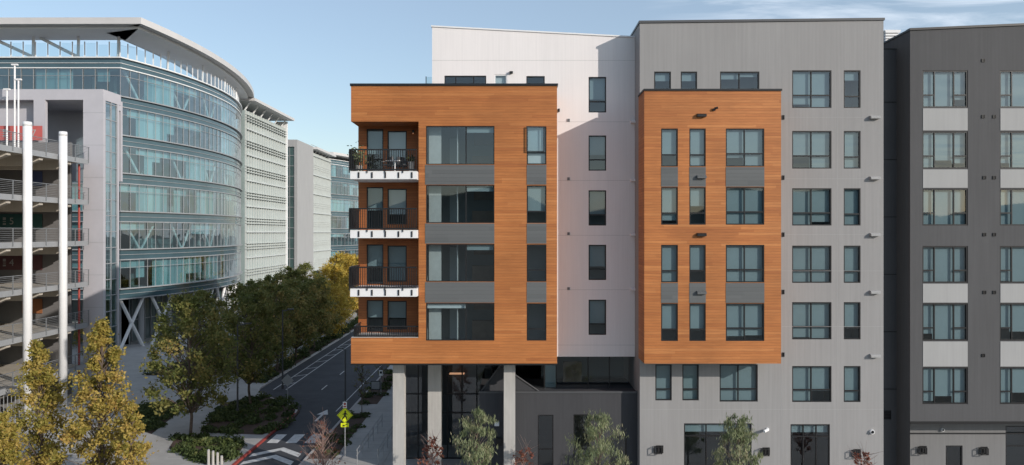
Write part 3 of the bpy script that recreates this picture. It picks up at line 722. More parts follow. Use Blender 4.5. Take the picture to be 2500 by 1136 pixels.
# ================================================================== PARKING GARAGE
gar=thing('parking_garage','open-deck grey parking garage with numbered levels at the left edge','garage',(-48,56,0))
XF=-37.6; lev=[H+z for z in (6.35,2.75,-.85,-4.45,-8.05,-11.65)]
for z in lev:
    mb=MB(); mb.box(-62,XF,42,63.4,z-.22,z,0); mb.box(XF+.001,XF+.12,42,63.4,z-.32,z+.12,1); o=mb.build('deck',[BEIGE,MGREY],gar)
    for y in (50.6,53.6,57.3,61.0):
        b=MB()
        pts2=[(-62,z-.221),(XF-.1,z-.221),(XF-.1,z-.55),(XF-1.2,z-1.0),(-62,z-1.0)]
        b.yprism(pts2,y-.22,y+.22); b.build('beam',BEIGE,o)
    mb=MB()
    for k in range(12): y=42.2+k*1.92; mb.box(XF+.122,XF+.18,y-.03,y+.03,z-.2,z+1.15)
    for j in range(7): zz=z+.2+j*.14; mb.box(XF+.14,XF+.165,42.1,63.4,zz,zz+.022)
    mb.box(XF+.12,XF+.19,42.1,63.4,z+1.151,z+1.2)
    mb.build('railing',RAILG,o)
mb=MB(); mb.box(-62,-39.2,63.5,63.8,0,H+8.0); mb.build('core_wall',surf('garage_wall_paint',(.16,.155,.155),.8),gar)
YS=63.49
for pyc,txt,mt,tx in ((326,'7',SIGNR,84),(437,'6',SIGNB,118),(541,'5',SIGNG,30),(642,'4',SIGND,30),(748,'3',SIGNO,84)):
    x0,x1=WX(-60,YS),WX(104,YS); zc_=WZ(pyc,YS); mb=MB(); yy=YS-.08
    if txt in '36': x0=WX(55,YS)
    mb.box(x0,x1,yy,yy+.06,zc_-.62,zc_+.66); o=mb.build('level_sign',mt,gar)
    if txt not in '36': text(o,'number',txt,.85,(WX(tx,YS),yy-.012,zc_),SIGNT)
    b=MB(); xx=WX(12,YS)
    if txt not in '36':
        b.box(xx-.12,xx+.14,yy-.012,yy-.002,zc_+.12,zc_+.36); b.box(xx-.12,xx+.14,yy-.012,yy-.002,zc_-.3,zc_-.16); b.box(xx-.12,xx+.14,yy-.012,yy-.002,zc_-.05,zc_+.02); b.build('pictogram',SIGNT,o)
for px,yt,Y in ((67,298,54.9),(154,322,59.2)):
    x=WX(px,Y); mb=MB(); mb.tube((x,Y,0),(x,Y,WZ(yt+10,Y)),.31,.31,20); mb.tube((x,Y,WZ(yt+10,Y)),(x,Y,WZ(yt,Y)),.33,.3,20); mb.build('pillar',WMET,gar,True)
mb=MB(); x=WX(193,62.9); mb.tube((x,62.9,0),(x,62.9,H+6),.09,.09,10); mb.build('standpipe',REDP,gar)
# tower
YTW=64.0; txr=WX(252,YTW); txl=WX(203,YTW); tz=WZ(218,YTW)
mb=MB(); mb.box(txl,txr,YTW,64.35,0,tz-.95); mb.box(txr-.6,txr-.003,66.35,66.6,0,tz-.95)
mb.box(WX(82,YTW),WX(110,YTW),YTW,64.35,H+5.5,tz-.95); mb.box(WX(-40,YTW),txr,YTW,66.9,tz-.949,tz); mb.box(WX(-40,YTW),txl+.1,66.901,70.3,tz-.949,tz-.002)
mb.box(WX(-40,YTW),txl+.1,70.0,70.3,H+5,tz-.95); mb.box(WX(-40,YTW),WX(82,YTW),65.0,65.3,H+8,tz-.96)
for k in range(9): z=2+k*2.9; mb.box(txl-.004,txr+.004,YTW-.004,64.354,z,z+.03,1)
mb.build('stair_tower',[TOWER,MGREY],gar)
mb=MB(); xg=txr-.1; mb.poly([(xg,64.35,0),(xg,66.35,0),(xg,66.35,tz-.95),(xg,64.35,tz-.95)]); o=mb.build('tower_glass',OGLASS,gar)
mb=MB()
for y in (64.4,65.35,66.3): mb.box(xg+.004,xg+.08,y-.04,y+.04,0,tz-.96)
z=1.5
while z<tz-1: mb.box(xg+.003,xg+.07,64.35,66.35,z,z+.07); z+=1.45
mb.build('frame',MGREY,o)
mb=MB(); mb.box(txl+.3,xg-1.0,64.5,66.2,0,tz-1); mb.build('stair_core',OINT,gar)
mb=MB()
zz=WZ(385,YTW)
for j in range(7): mb.box(WX(160,YTW),txl,YTW+.1,YTW+.13,zz+.15+j*.15,zz+.18+j*.15)
for px in (160,175,190,202): mb.box(WX(px,YTW)-.03,WX(px,YTW)+.03,YTW+.07,YTW+.099,zz,zz+1.3)
mb.build('railing',RAILG,gar)
for px,yt in ((17,220),(45,196),(36,160)):
    mb=MB(); x=WX(px,62); mb.tube((x,62,H+6.3),(x,62,WZ(yt,62)),.07,.07,8); mb.box(x-.25,x+.25,61.9,62.1,WZ(yt,62),WZ(yt,62)+.12); mb.build('light_mast',WMET,gar)
mb=MB(); ys=53.0; x0,x1=WX(-30,ys),WX(46,ys); z0,z1=WZ(966,ys),WZ(944,ys); mb.box(x0,x1,ys,ys+.1,z0,z1); o=mb.build('entrance_sign',DGREY,gar); text(o,'lettering','PARKING',.40,(WX(16,ys),ys-.012,(z0+z1)/2),SIGNT)
mb=MB()
for k in range(9): x=x0+k*(x1-x0)/8; mb.box(x-.02,x+.02,ys+.02,ys+.06,.1,z0-.003)
mb.build('entrance_grille',MGREY,gar)

# ================================================================== GROUND, ROAD, PAVEMENT
mb=MB(); mb.poly([(-2500,-2500,0),(2500,-2500,0),(2500,2500,0),(-2500,2500,0)]); struct(mb,'ground',GROUND,'flat ground around the buildings')
mb=MB(); hr=random.Random(3); pr_=None
for k in range(61):                                              # unseen ridge ring added behind the viewpoint so windows reflect it, not the horizon
    an=R(180+8+164*k/60); rr_=900
    hx,hy=math.cos(an)*rr_,math.sin(an)*rr_; hz=62+22*math.sin(k*.7)+10*math.sin(k*1.9+1)+hr.uniform(-5,5)
    cur=((hx,hy),(hx*1.5,hy*1.5),hz)
    if pr_:
        mb.poly([(*pr_[0],0),(*cur[0],0),(*[v*1.15 for v in cur[0]],cur[2]),(*[v*1.15 for v in pr_[0]],pr_[2])])
        mb.poly([(*[v*1.15 for v in pr_[0]],pr_[2]),(*[v*1.15 for v in cur[0]],cur[2]),(*cur[1],0),(*pr_[1],0)])
    pr_=cur
struct(mb,'reflection_hills',REFLHILL,'unseen dark ridge added behind the viewpoint for window reflections')
mb=MB(); mb.poly([(-27,18,.004),(-9.5,18,.004),(-9.5,400,.004),(-27,400,.004)]); struct(mb,'road',ASPH,'asphalt street running away between the offices and the apartments')
XKL=-23.3
bulb=[(-17.2,20),(-17.2,57.0)]+[(-17.2-6.1*(.5-.5*math.cos(math.pi*t/10)),57+9.5*t/10) for t in range(1,11)]
kl=bulb+[(XKL,400)]
kin=offs(kl,-.16)
mb=MB(); mb.prism(kin+[(-60,400),(-60,20)],.0,.12); struct(mb,'pavement',PAVE,'pale concrete pavement left of the street')
mb=MB()
for a,b,c,d in zip(kl,kl[1:],kin[1:],kin): mb.prism([a,b,c,d],0,.135,0 if a[1]>56 else 1)
struct(mb,'kerb',[KERB,REDP],'kerb along the left edge of the street, painted red near the crossing')
XKR=-13.2
mb=MB(); mb.box(XKR+.16,-8,20,400,0,.12); struct(mb,'pavement',PAVE,'narrow concrete pavement beside the apartment block')
mb=MB(); mb.box(XKR,XKR+.159,20,400,0,.135); struct(mb,'kerb',KERB,'kerb along the right edge of the street')
mb=MB(); mb.box(-7.99,40,20,60,0,.11); struct(mb,'forecourt',PAVE,'paved forecourt in front of the apartment block')
mb=MB()
for x in range(0,30):
    y=44+x*1.5; mb.box(-11.1,-8.05,y,y+.015,.12,.1215)
for x in range(0,40):
    y=44+x*1.8; mb.box(-27.5 if y>66 else -22,-25.6 if y>66 else -17.5,y,y+.02,.12,.1218)
struct(mb,'pavement_joints',DGREY,'scored joints across the pavements')
def marks(polys,name,label,mat=PAINT,z=.009):
    mb=MB()
    for p in polys: mb.poly([(x,y,z) for x,y in p])
    return struct(mb,name,mat,label)
L=[]
L.append([(-22.05,66),(-21.95,66),(-21.95,300),(-22.05,300)]); L.append([(-20.9,66),(-20.8,66),(-20.8,300),(-20.9,300)])
for k in range(30): y=68+k*4.0; L.append([(-21.93,y),(-21.93,y+.2),(-20.92,y+1.2),(-20.92,y+1.0)])
marks(L,'lane_markings','white buffered lane lines along the left kerb')
L=[]
for k in range(20): y=66+k*7; L.append([(-17.6,y),(-17.5,y),(-17.5,y+2.0),(-17.6,y+2.0)])
L.append([(-14.3,58),(-14.22,58),(-14.22,300),(-14.3,300)])
marks(L,'lane_markings','white dashed centre line and edge line of the street')
L=[]
for x in (-16.9,-15.6,-14.3): L.append([(x,49.3),(x+.75,49.3),(x+.75,51.4),(x,51.4)])
marks(L,'crossing_bars','white crossing bars on the street')
cx_=-15.4
marks([[(-17.0,46.2),(cx_,47.6),(cx_,48.3),(-17.0,46.9)],[(cx_,47.6),(-13.8,46.2),(-13.8,46.9),(cx_,48.3)],[(-17.0,44.6),(cx_,46.0),(cx_,46.7),(-17.0,45.3)],[(cx_,46.0),(-13.8,44.6),(-13.8,45.3),(cx_,46.7)]],'hump_chevrons','white chevrons painted on the road hump')
marks([[(-15.2,55),(-15.0,55),(-15.0,57),(-15.2,57)],[(-15.55,57),(-14.65,57),(-15.1,58.6)]],'road_arrow','white straight arrow painted on the street')
def gpoly(l): return [G(a,b,.12) for a,b in l]
def inside(x,y,P):
    c=False;n=len(P)
    for i in range(n):
        x1,y1=P[i];x2,y2=P[(i+1)%n]
        if (y1>y)!=(y2>y) and x<(x2-x1)*(y-y1)/(y2-y1)+x1: c=not c
    return c
def leaves_obj(name,cent,size,tints,mat,parent,rg,asp=.55,droop=None):
    n=len(cent); u=rg.normal(size=(n,3))
    if droop is not None: u=u*np.array([.35,.35,.25])+np.array([0,0,-1.0])*droop
    u/=np.linalg.norm(u,axis=1)[:,None]
    v=np.cross(u,rg.normal(size=(n,3))); v/=np.linalg.norm(v,axis=1)[:,None]
    s=size*(.65+.7*rg.random(n))[:,None]
    V=np.stack([cent-u*s,cent-v*s*asp,cent+u*s,cent+v*s*asp],axis=1).reshape(-1,3)
    me=bpy.data.meshes.new(name); me.from_pydata(V.tolist(),[],(np.arange(n*4).reshape(n,4)).tolist())
    me.materials.append(mat); at=me.attributes.new('tint','FLOAT','FACE'); at.data.foreach_set('value',np.clip(tints,0,1).astype(np.float32))
    me.update()
    o=bpy.data.objects.new(name,me); COL.objects.link(o)
    if parent: o.parent=parent
    return o
def bed(P,label,clabel,n,h,seed,mat=LEAFH):
    mb=MB(); mb.prism(P,.05,.126); s=struct(mb,'planting_bed',SOIL,label)
    rg=np.random.default_rng(seed); xs=[p[0] for p in P];ys=[p[1] for p in P]
    hubs=[]
    while len(hubs)<max(12,n//70):
        x=rg.uniform(min(xs),max(xs));y=rg.uniform(min(ys),max(ys))
        if inside(x,y,P): hubs.append((x,y,rg.uniform(.3,1)*h,rg.random()*.5))
    C=[];T=[]
    for x,y,hh,t in hubs:
        k=70; d=rg.normal(size=(k,3)); d/=np.linalg.norm(d,axis=1)[:,None]; r=rg.random(k)**.4
        c=d*r[:,None]*np.array([.55,.55,hh]); c[:,2]=np.abs(c[:,2])+.12; c[:,0]+=x;c[:,1]+=y; C.append(c); T.append(t+.5*rg.random(k)*(c[:,2]/h).clip(0,1.2))
    o=leaves_obj('ground_cover',np.concatenate(C),.11,np.concatenate(T),mat,None,rg)
    tag(o,clabel,'ground cover',kind='stuff')
bed(gpoly([(492,1056),(640,1062),(700,1040),(732,1003),(705,975),(640,965),(540,985)]),'mulch bed behind the curved kerb','low green planting in the bed behind the curved kerb',8000,.5,1)
bed(gpoly([(412,1095),(430,1066),(500,1062),(600,1082),(575,1120),(500,1134)]),'mulch bed beside the bollards','low green planting in the bed beside the bollards',5000,.5,2)
bed(gpoly([(300,1040),(360,985),(450,985),(420,1020),(370,1060)]),'mulch bed at the garage corner','grassy planting at the garage corner',5000,.6,3)
bed([(-25.6,68.5),(-23.6,68.5),(-23.6,150),(-25.6,150)],'long mulch strip along the left kerb','long strip of low shrubs along the left kerb',15000,.9,4)
bed([(-37,72),(-28.5,72),(-28.5,130),(-37,130)],'mulch bed in front of the curved office','shrub planting in front of the curved office',17000,.9,5)
bed([(-13.0,45.5),(-11.3,45.5),(-11.3,57),(-13.0,57)],'red mulch strip along the right kerb','sparse plants in the mulch strip along the right kerb',1100,.3,6)
bed([(-13.0,60),(-11.3,60),(-11.3,75),(-13.0,75)],'farther mulch strip along the right kerb','sparse plants in the farther mulch strip along the right kerb',1500,.4,7)

# ================================================================== TREES
def tree(name,label,loc,h,cw,base,seed,nleaf,ls,mat,group=None,shape='cone',ncl=60,clr=.16,tr=.12,asp=.55,droop=None,tb=0.0,cat='tree',limb=BARK,bare=False):
    rg=np.random.default_rng(seed)
    o=thing(name,label,cat,loc,group)
    mb=MB(); L0=Vector(loc)
    axis=[Vector((0,0,0))]
    n=7
    for k in range(1,n+1): axis.append(Vector((rg.normal()*.03*h*.3,rg.normal()*.03*h*.3,h*.93*k/n)))
    def ax(t):
        f=t*n/.93; i=min(n-1,max(0,int(f))); return axis[i].lerp(axis[i+1],min(1,max(0,f-i)))
    for k in range(n): mb.tube(L0+axis[k],L0+axis[k+1],tr*(1-k/n*.85),tr*(1-(k+1)/n*.85),8)
    C=[];T=[]; per=max(1,nleaf//ncl)
    for i in range(ncl):
        t=(i+.5)/ncl; t=min(.99,max(0,t+rg.normal()*.03))
        if shape=='cone': pr=(min(1,t*5+.35))*(1-t)**.75
        elif shape=='oval': pr=math.sqrt(max(.02,1-(2*t-.9)**2/1.25))
        else: pr=min(1,.55+t*1.5)*(1-t)**.5*1.1
        a=i*2.399+rg.normal()*.4; rr_=cw/2*pr*(rg.random()**.45)*(.75+.5*rg.random())
        z=base+(h-base)*t
        c=Vector((ax(z/h).x+math.cos(a)*rr_,ax(z/h).y+math.sin(a)*rr_,z))
        zs_=max(base*.75,z-rr_*.9-.2*cw*rg.random()); s=ax(min(.9,zs_/h))
        mid=s.lerp(c,.55)+Vector((0,0,.06*rr_))
        if bare:
            mb.tube(L0+s,L0+mid,.03,.018,5); mb.tube(L0+mid,L0+c,.018,.007,4)
            for q in range(4):
                d=Vector(rg.normal(size=3))*.3; d.z=abs(d.z)+.15; st=mid.lerp(c,rg.random()); mb.tube(L0+st,L0+st+d,.009,.004,3)
        else:
            mb.tube(L0+s,L0+mid,tr*.3,tr*.18,5); mb.tube(L0+mid,L0+c,tr*.18,tr*.05,4)
        cr=cw*clr*(.45+.9*rg.random())*(.6+.5*pr)
        k=int(per*(.45+1.1*rg.random()))
        d=rg.normal(size=(k,3)); d/=np.linalg.norm(d,axis=1)[:,None]; r=(rg.random(k)**.45)*cr*(1+.3*rg.normal(size=k))
        p=d*r[:,None]*np.array([1,1,.9])+np.array(c)
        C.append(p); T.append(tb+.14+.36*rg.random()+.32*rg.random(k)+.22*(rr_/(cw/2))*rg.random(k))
    mb.build('trunk',limb,o)
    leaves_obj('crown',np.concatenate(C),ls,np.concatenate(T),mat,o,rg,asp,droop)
    return o
def tr_px(px,py,Y): return (WX(px,Y),Y,0.0), WZ(py,Y)
loc,h=tr_px(246,786,40.0); tree('autumn_tree','tallest yellow-brown autumn tree at lower left, with a pointed crown',loc,h,4.8,1.2,11,12500,.095,LEAFY,'autumn trees at lower left',ncl=120,clr=.105,tb=.08)
loc,h=tr_px(98,838,41.0); tree('autumn_tree','yellow-brown autumn tree left of the tallest one, before the white garage pillar',loc,h,4.4,1.0,12,9500,.095,LEAFY,'autumn trees at lower left',ncl=100,clr=.11,tb=.05)
loc,h=tr_px(6,1015,38.0); tree('autumn_tree','low yellow-brown tree cut by the bottom left corner',loc,h,3.2,.6,13,5500,.095,LEAFY,'autumn trees at lower left',ncl=60,clr=.13,tb=.06)
loc,h=tr_px(318,985,38.5); tree('autumn_tree','short autumn tree filling the right foot of the tallest yellow one',loc,h,2.6,.4,14,4500,.095,LEAFY,'autumn trees at lower left',ncl=60,clr=.13,tb=.1)
gS='street trees left of the street'
loc=(*G(465,1062,.12),.12); pA=tree('street_tree','broad green tree in the bed nearest the camera, left of the street',loc,9.7,5.9,2.0,21,11500,.12,LEAFG,gS,'oval',105,.115,tb=.03)
loc=(*G(612,990,.12),.12); pB=tree('street_tree','second green street tree, beside the curved kerb',loc,9.4,5.3,2.3,22,8500,.13,LEAFG,gS,'oval',90,.12,tb=.03)
loc=(-24.3,74,.12); pC=tree('street_tree','third street tree along the left kerb',loc,9.0,5.8,1.7,23,8000,.14,LEAFG,gS,'oval',85,.125,tb=.16)
def cp(src,loc,rz,s,label):
    c=copy_tree(src); c.location=loc; c.rotation_euler=(0,0,rz); c.scale=(s,s,s*1.0); c['label']=label; return c
cp(pC,(-24.3,80.5,.12),1.3,1.0,'fourth street tree along the left kerb')
cp(pC,(-24.3,88,.12),2.6,.97,'fifth street tree along the left kerb, before the golden trees')
cp(pA,(-31.0,72,.12),.7,.86,'green tree behind the second street tree, below the glass facade')
cp(pB,(-29.5,80,.12),1.9,.95,'green tree behind the third street tree, inside the pavement')
cp(pC,(-30.5,91,.12),3.3,1.0,'green tree in the office planting behind the fourth street tree')
cp(pB,(-31.5,102,.12),5.0,1.0,'green tree under the right end of the curved glass')
cp(pA,(-33.0,114,.12),3.9,.95,'green tree below the pale finned wing')
cp(pC,(-46.5,79,.12),2.2,.55,'small green tree beside the garage tower foot')
loc=(-26.0,104,.12); gold=tree('golden_tree','bright golden tree at the end of the tree row, left of the cedar bay',loc,9.4,6.4,1.4,31,8000,.16,LEAFGOLD,'golden trees','oval',85,.125,tb=.14)
cp(gold,(-24.4,96,.12),2,.76,'small golden tree in front of the bright golden one, beside the kerb')
cp(gold,(-25.4,118,.12),2,1.1,'golden tree behind the bright one, close to the balcony edge')
cp(gold,(-29.5,124,.12),4,1.12,'far golden tree at the foot of the second finned office')
cp(gold,(-24.0,165,.12),1,1.1,'farthest golden tree closing the street view')
gW='slender pale green trees before the facade'
for px,py,w,sd,lab in ((1166,1004,1.9,41,'slender pale green tree between the two right concrete columns'),(1462,1016,2.7,42,'slender bushy pale green tree before the charcoal base wall'),(1800,1018,2.1,43,'slender pale green tree before the wide ground-floor window')):
    loc,h=tr_px(px,py,34.5); tree('slender_tree',lab,loc,h,w,1.0,sd,6000,.11,LEAFW,gW,'oval',75,.14,.06,.16,1.0,tb=.14)
for px,py,sd,lab in ((1056,1072,51,'small russet-leaved tree at the foot of the middle column'),(1276,1096,52,'small russet-leaved tree right of the third column'),(2110,1108,53,'small russet-leaved tree below the right wall light of the grey wall')):
    loc,h=tr_px(px,py,35.5); tree('russet_tree',lab,loc,h,1.3,1.4,sd,700,.07,LEAFR,'small russet trees','oval',30,.16,.035,cat='tree',limb=TWIG,bare=True)
loc,h=tr_px(786,1030,42.0); tree('bare_tree','nearly bare pinkish tree at the kerb below the crossing sign',loc,h,2.9,.5,54,350,.06,LEAFR,None,'vase',60,.14,.05,limb=TWIG,bare=True)
for (x,y),sd,lab in (((-12.0,57.2),55,'thin bare sapling in the mulch strip, behind the crossing sign'),((-12.1,66),56,'thin bare sapling farther along the right kerb')):
    tree('sapling',lab,(x,y,.12),4.2,1.6,1.4,sd,500,.06,LEAFG,'saplings along the right kerb','oval',26,.14,.035,limb=BARK,bare=True)

# ================================================================== STREET FURNITURE
Yp=46.0; xp=WX(842,Yp); sg=thing('crossing_sign','yellow-green diamond pedestrian crossing sign with arrow plaque on a post','sign',(xp,Yp,.12))
mb=MB(); mb.tube((xp,Yp+.04,.12),(xp,Yp+.04,WZ(980,Yp)),.035,.035,8); mb.build('post',MGREY,sg)
zc1=WZ(1014,Yp); hd=.52
def diamond(mb,r,y0,y1): mb.yprism([(xp-r,zc1),(xp,zc1-r),(xp+r,zc1),(xp,zc1+r)],y0,y1)
mb=MB(); diamond(mb,hd,Yp-.01,Yp); o=mb.build('sign_plate',SIGNY,sg)
b=MB()
for k in range(4):
    p=[(xp-hd,zc1),(xp,zc1-hd),(xp+hd,zc1),(xp,zc1+hd)]; a=p[k];c=p[(k+1)%4]
    f=.93;g_=.88
    I=lambda q,t:(xp+(q[0]-xp)*t,zc1+(q[1]-zc1)*t)
    b.poly([(I(a,f)[0],Yp-.013,I(a,f)[1]),(I(c,f)[0],Yp-.013,I(c,f)[1]),(I(c,g_)[0],Yp-.013,I(c,g_)[1]),(I(a,g_)[0],Yp-.013,I(a,g_)[1])])
cs=[(xp+.03+.055*math.cos(t*.524),zc1+.25+.055*math.sin(t*.524)) for t in range(12)]
b.poly([(x,Yp-.014,z) for x,z in cs])
def limb(a,c,w):
    a=Vector((a[0],a[1]));c=Vector((c[0],c[1]));d=(c-a).normalized();n=Vector((-d.y,d.x))*w
    b.poly([(xp+p.x,Yp-.0145-.0005*len(b.f),zc1+p.y) for p in (a+n,c+n,c-n,a-n)])
limb((.03,.19),(.0,-.03),.055); limb((0,-.02),(-.17,-.27),.036); limb((.0,-.02),(.1,-.13),.036); limb((.1,-.12),(.12,-.28),.03); limb((.02,.17),(-.14,.03),.026); limb((.03,.17),(.16,.04),.026)
b.build('walking_figure',BLACK,o)
mb=MB(); z=WZ(1038,Yp); mb.box(xp-.26,xp+.26,Yp-.012,Yp,z-.13,z+.13); o=mb.build('arrow_plaque',SIGNY,sg)
b=MB(); b.poly([(xp+.16,Yp-.015,z+.09),(xp+.19,Yp-.015,z+.05),(xp-.06,Yp-.015,z-.06),(xp-.09,Yp-.015,z-.02)]); b.poly([(xp-.17,Yp-.016,z-.09),(xp+.0,Yp-.016,z-.09),(xp-.12,Yp-.016,z+.05)]); b.build('arrow',BLACK,o)
mb=MB(); z=WZ(989,Yp); mb.box(xp-.13,xp+.13,Yp-.012,Yp,z-.2,z+.2); o=mb.build('regulation_plate',SIGNW,sg)
b=MB(); b.tube((xp,Yp-.013,z+.07),(xp,Yp-.016,z+.07),.08,.08,14); b.box(xp-.09,xp+.09,Yp-.016,Yp-.0125,z-.14,z-.06); b.build('red_symbol',REDP,o)
def small_sign(px,py,pb,w,h_,label,mat,plate2=None,diam=False):
    x,Y=G(px,pb,.12); z=WZ(py,Y); t=thing('street_sign',label,'sign',(x,Y,.12))
    mb=MB(); mb.tube((x,Y+.03,.12),(x,Y+.03,z+h_/2),.03,.03,8); mb.build('post',MGREY,t)
    mb=MB()
    if diam: mb.yprism([(x-w,z),(x,z-w),(x+w,z),(x,z+w)],Y-.01,Y)
    else: mb.box(x-w/2,x+w/2,Y-.01,Y,z-h_/2,z+h_/2)
    o=mb.build('sign_plate',mat,t)
    if plate2:
        b=MB(); b.box(x-w*.3,x+w*.3,Y-.014,Y-.011,z-h_*.1,z+h_*.3); b.build('symbol',plate2,o)
small_sign(930,911,966,.32,.5,'small white regulation sign on the right pavement under the cedar bay',SIGNW,BLACK)
small_sign(702,929,986,.52,.6,'unpainted grey back of a diamond road sign at the curved kerb',MGREY,None,True)
x,Y=G(917,964,.12); t=thing('display_board','small dark display board on a stand on the right pavement','display board',(x,Y,.12))
mb=MB(); mb.box(x-.42,x+.42,Y-.04,Y+.04,.55,1.35); mb.build('panel',BLACK,t)
mb=MB(); mb.box(x-.36,x+.36,Y-.045,Y-.041,.62,1.28); mb.build('screen',MGREY,t)
for s_ in (-1,1): mb=MB(); mb.box(x+s_*.3-.03,x+s_*.3+.03,Y-.03,Y+.03,.14,.549); mb.build('leg',DGREY,t)
mb=MB(); mb.box(x-.5,x+.5,Y-.2,Y+.2,.12,.139); mb.build('foot_plate',DGREY,t)
def street_lamp(x,Y,h_,label,arm=-1.0):
    t=thing('street_lamp',label,'street lamp',(x,Y,.12),'street lamps')
    mb=MB(); mb.tube((x,Y,.12),(x,Y,.45),.13,.12,10); mb.tube((x,Y,.45),(x,Y,h_),.075,.05,10); mb.build('pole',DGREY,t)
    mb=MB(); mb.tube((x,Y,h_-.1),(x+arm,Y,h_+.05),.035,.03,8); mb.build('arm',DGREY,t)
    mb=MB(); xa=x+arm; mb.prism([(xa-.32,Y-.13),(xa+.22,Y-.13),(xa+.22,Y+.13),(xa-.32,Y+.13)],h_+.02,h_+.11); o=mb.build('lamp_head',DGREY,t)
    b=MB(); b.box(xa-.26,xa+.1,Y-.09,Y+.09,h_+.012,h_+.019); b.build('lens',SIGNW,o)
street_lamp(WX(843,55.5),55.5,WZ(852,55.5),'dark slim street lamp in the mulch strip behind the crossing sign',-.35)
street_lamp(WX(580,57),57,WZ(792,57),'street lamp rising between the first and second street trees',.85)
street_lamp(WX(690,66),66,WZ(757,66),'farther street lamp above the street trees, right of the second tree',.8)
for i,(px,lab) in enumerate(((509,'leftmost of the four pale bollards at the plaza edge'),(520,'second pale bollard from the left at the plaza edge'),(531,'third pale bollard from the left at the plaza edge'),(541,'rightmost of the four pale bollards at the plaza edge'))):
    x,Y=G(px,1137-i*1.0,.12)
    t=thing('bollard',lab,'bollard',(x,Y,.12),'bollards at the plaza edge'); hh=(.95,.85,.72,.5)[i]
    mb=MB(); mb.tube((x,Y,.12),(x,Y,.12+hh),.085,.08,12); mb.build('shaft',CONC,t)
    mb=MB(); mb.tube((x,Y,.121+hh),(x,Y,.17+hh),.08,.05,12); mb.build('cap',LGREY,t)
for i,(x,lab) in enumerate(((-9.6,'grey metal handrail on the pavement side of the entrance ramp'),(-8.3,'grey metal handrail on the building side of the entrance ramp'))):
    t=thing('handrail',lab,'handrail',(x,48,.12),'ramp handrails')
    for zz in (.95,.6):
        mb=MB(); mb.tube((x,44.2,.12+zz),(x,53,.12+zz),.025,.025,8); mb.build('rail',MGREY,t)
    for k in range(6):
        mb=MB(); y=44.4+k*1.7; mb.tube((x,y,.12),(x,y,.12+.95),.025,.025,8); mb.build('post',MGREY,t)
zf=slabz[0]
x=WX(876,38.4); t=thing('potted_plant','leafy plant in a pale pot at the left end of the top balcony','plant',(x,38.4,zf))
mb=MB(); mb.tube((x,38.4,zf),(x,38.4,zf+.38),.15,.2,14); mb.build('pot',TERRA,t)
rg=np.random.default_rng(5); d=rg.normal(size=(320,3))*np.array([.2,.2,.28]); d[:,2]+=.85
leaves_obj('foliage',d,.075,rg.random(320),LEAFW,t,rg)
mb=MB(); mb.tube((x,38.4,zf+.3),(x,38.4,zf+.9),.02,.012,6); mb.build('stem',BARK,t)
x=WX(1005,38.6); t=thing('potted_plant','small pale planter at the right end of the top balcony','plant',(x,38.6,zf))
mb=MB(); mb.tube((x,38.6,zf),(x,38.6,zf+.6),.14,.18,14); mb.build('pot',TERRA,t)
d=rg.normal(size=(150,3))*np.array([.12,.12,.12]); d[:,2]+=.72; leaves_obj('foliage',d,.06,rg.random(150),LEAFH,t,rg)
def chair(x,Y,z,label,rz,mat,group,s=1.0):
    t=thing('chair',label,'chair',(x,Y,z),group)
    mb=MB(); mb.box(x-.25,x+.25,Y-.25,Y+.25,z+.42,z+.47); mb.build('seat',mat,t)
    mb=MB(); mb.box(x-.25,x+.25,Y+.2,Y+.25,z+.471,z+.9); mb.build('backrest',mat,t)
    for sx in (-1,1):
        for sy in (-1,1): mb=MB(); mb.tube((x+sx*.22,Y+sy*.21,z),(x+sx*.22,Y+sy*.21,z+.42),.02,.02,6); mb.build('leg',mat,t)
    for sx in (-1,1): mb=MB(); mb.box(x+sx*.25-.02,x+sx*.25+.02,Y-.22,Y+.199,z+.62,z+.66); mb.build('armrest',mat,t)
    t.rotation_euler=(0,0,rz)
chair(WX(945,38.7),38.7,zf,'dark chair on the top balcony, left of the small table',R(-60),DGREY,'balcony chairs')
chair(WX(985,38.8),38.8,zf,'dark chair on the top balcony, right of the small table',R(50),DGREY,'balcony chairs')
x=WX(964,38.4); t=thing('side_table','small white round table on the top balcony','table',(x,38.4,zf))
mb=MB(); mb.tube((x,38.4,zf+.62),(x,38.4,zf+.66),.28,.28,18); mb.build('table_top',WMET,t)
mb=MB(); mb.tube((x,38.4,zf+.02),(x,38.4,zf+.62),.03,.03,8); mb.tube((x,38.4,zf),(x,38.4,zf+.02),.2,.2,14); mb.build('pedestal',WMET,t)
zrf=zt-.5
chair(WX(1076,39.9),39.9,zrf,'copper-coloured chair on the roof deck, left of the wide window',R(20),COPPER,'roof deck chairs')
chair(WX(1182,39.9),39.9,zrf,'copper-coloured chair on the roof deck, right of the wide window',R(-30),COPPER,'roof deck chairs')

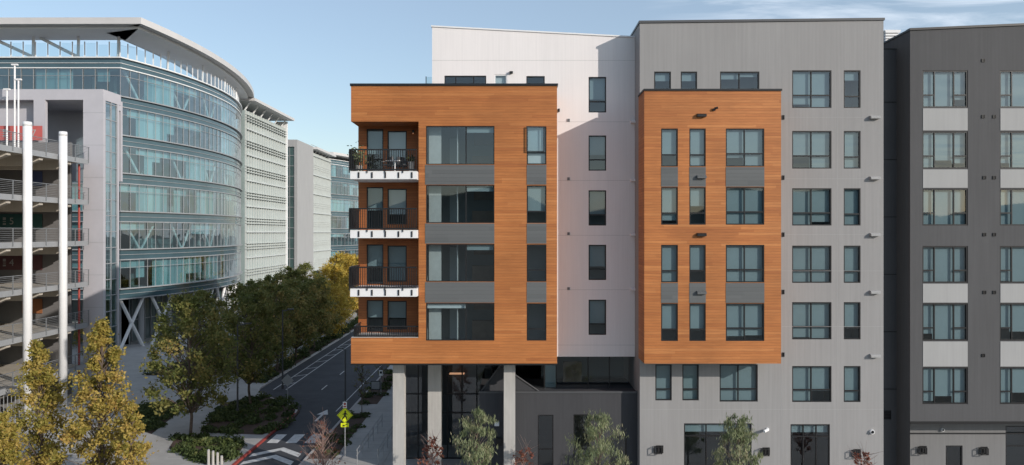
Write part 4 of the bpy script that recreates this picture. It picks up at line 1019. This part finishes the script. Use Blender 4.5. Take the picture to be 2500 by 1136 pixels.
# ================================================================== CAMERA, SUN, SKY
cam=bpy.data.cameras.new('camera'); co=bpy.data.objects.new('camera',cam); COL.objects.link(co)
co.location=(0,0,H); co.rotation_euler=(R(90),0,0); cam.sensor_width=36; cam.lens=F/2500*36; cam.clip_end=6000; cam.clip_start=.5
S.camera=co
sd=Vector((1.31,-1.0,.61)).normalized(); elev=math.asin(sd.z); az=math.atan2(sd.x,sd.y)
su=bpy.data.lights.new('sun','SUN'); su.energy=3.8; su.angle=R(.5); su.color=(1,.925,.84)
so=bpy.data.objects.new('sun',su); COL.objects.link(so); so.rotation_euler=(-sd).to_track_quat('-Z','Y').to_euler(); so.location=(40,-30,60)
w=bpy.data.worlds.new('World'); S.world=w; w.use_nodes=True; nt=w.node_tree; nt.nodes.clear()
out=nt.nodes.new('ShaderNodeOutputWorld'); bg=nt.nodes.new('ShaderNodeBackground'); bg.inputs[1].default_value=.15
sky=nt.nodes.new('ShaderNodeTexSky'); sky.sky_type='NISHITA'; sky.sun_disc=False; sky.sun_elevation=elev; sky.sun_rotation=az; sky.air_density=1.15; sky.dust_density=.8; sky.ozone_density=2.2
tc=nt.nodes.new('ShaderNodeTexCoord')
# thin haze veil plus cirrus high in the right-hand sky: the direction is projected onto a plane overhead
sp=nd(nt,'ShaderNodeSeparateXYZ',{0:tc.outputs['Generated']})
zz=mth(nt,'MAXIMUM',sp.outputs[2],.05)
u=mth(nt,'DIVIDE',sp.outputs[0],zz); v=mth(nt,'DIVIDE',sp.outputs[1],zz)
cb=nd(nt,'ShaderNodeCombineXYZ',{0:u,1:v})
mp=nd(nt,'ShaderNodeMapping',{'Vector':cb.outputs[0],'Rotation':(0,0,R(25)),'Scale':(.9,2.6,1),'Location':(2.3,1.1,0)})
n1=nd(nt,'ShaderNodeTexNoise',{'Vector':mp.outputs[0],'Scale':1.3,'Detail':9.0,'Roughness':.62,'Distortion':.6})
cl=ramp(nt,n1.outputs[0],[(.42,(0,0,0)),(.68,(1,1,1))])
msk=ramp(nt,sp.outputs[0],[(.17,(0,0,0)),(.28,(1,1,1))])
fac=mth(nt,'ADD',mth(nt,'MULTIPLY',mth(nt,'MULTIPLY',cl,msk),.62),.23)
mx=nt.nodes.new('ShaderNodeMix'); mx.data_type='RGBA'; nt.links.new(fac,mx.inputs[0]); nt.links.new(sky.outputs[0],mx.inputs[6]); mx.inputs[7].default_value=(5.3,6.0,6.9,1)
nt.links.new(mx.outputs[2],bg.inputs[0]); nt.links.new(bg.outputs[0],out.inputs[0])
S.view_settings.view_transform='Standard'; S.view_settings.look='None'; S.view_settings.exposure=0
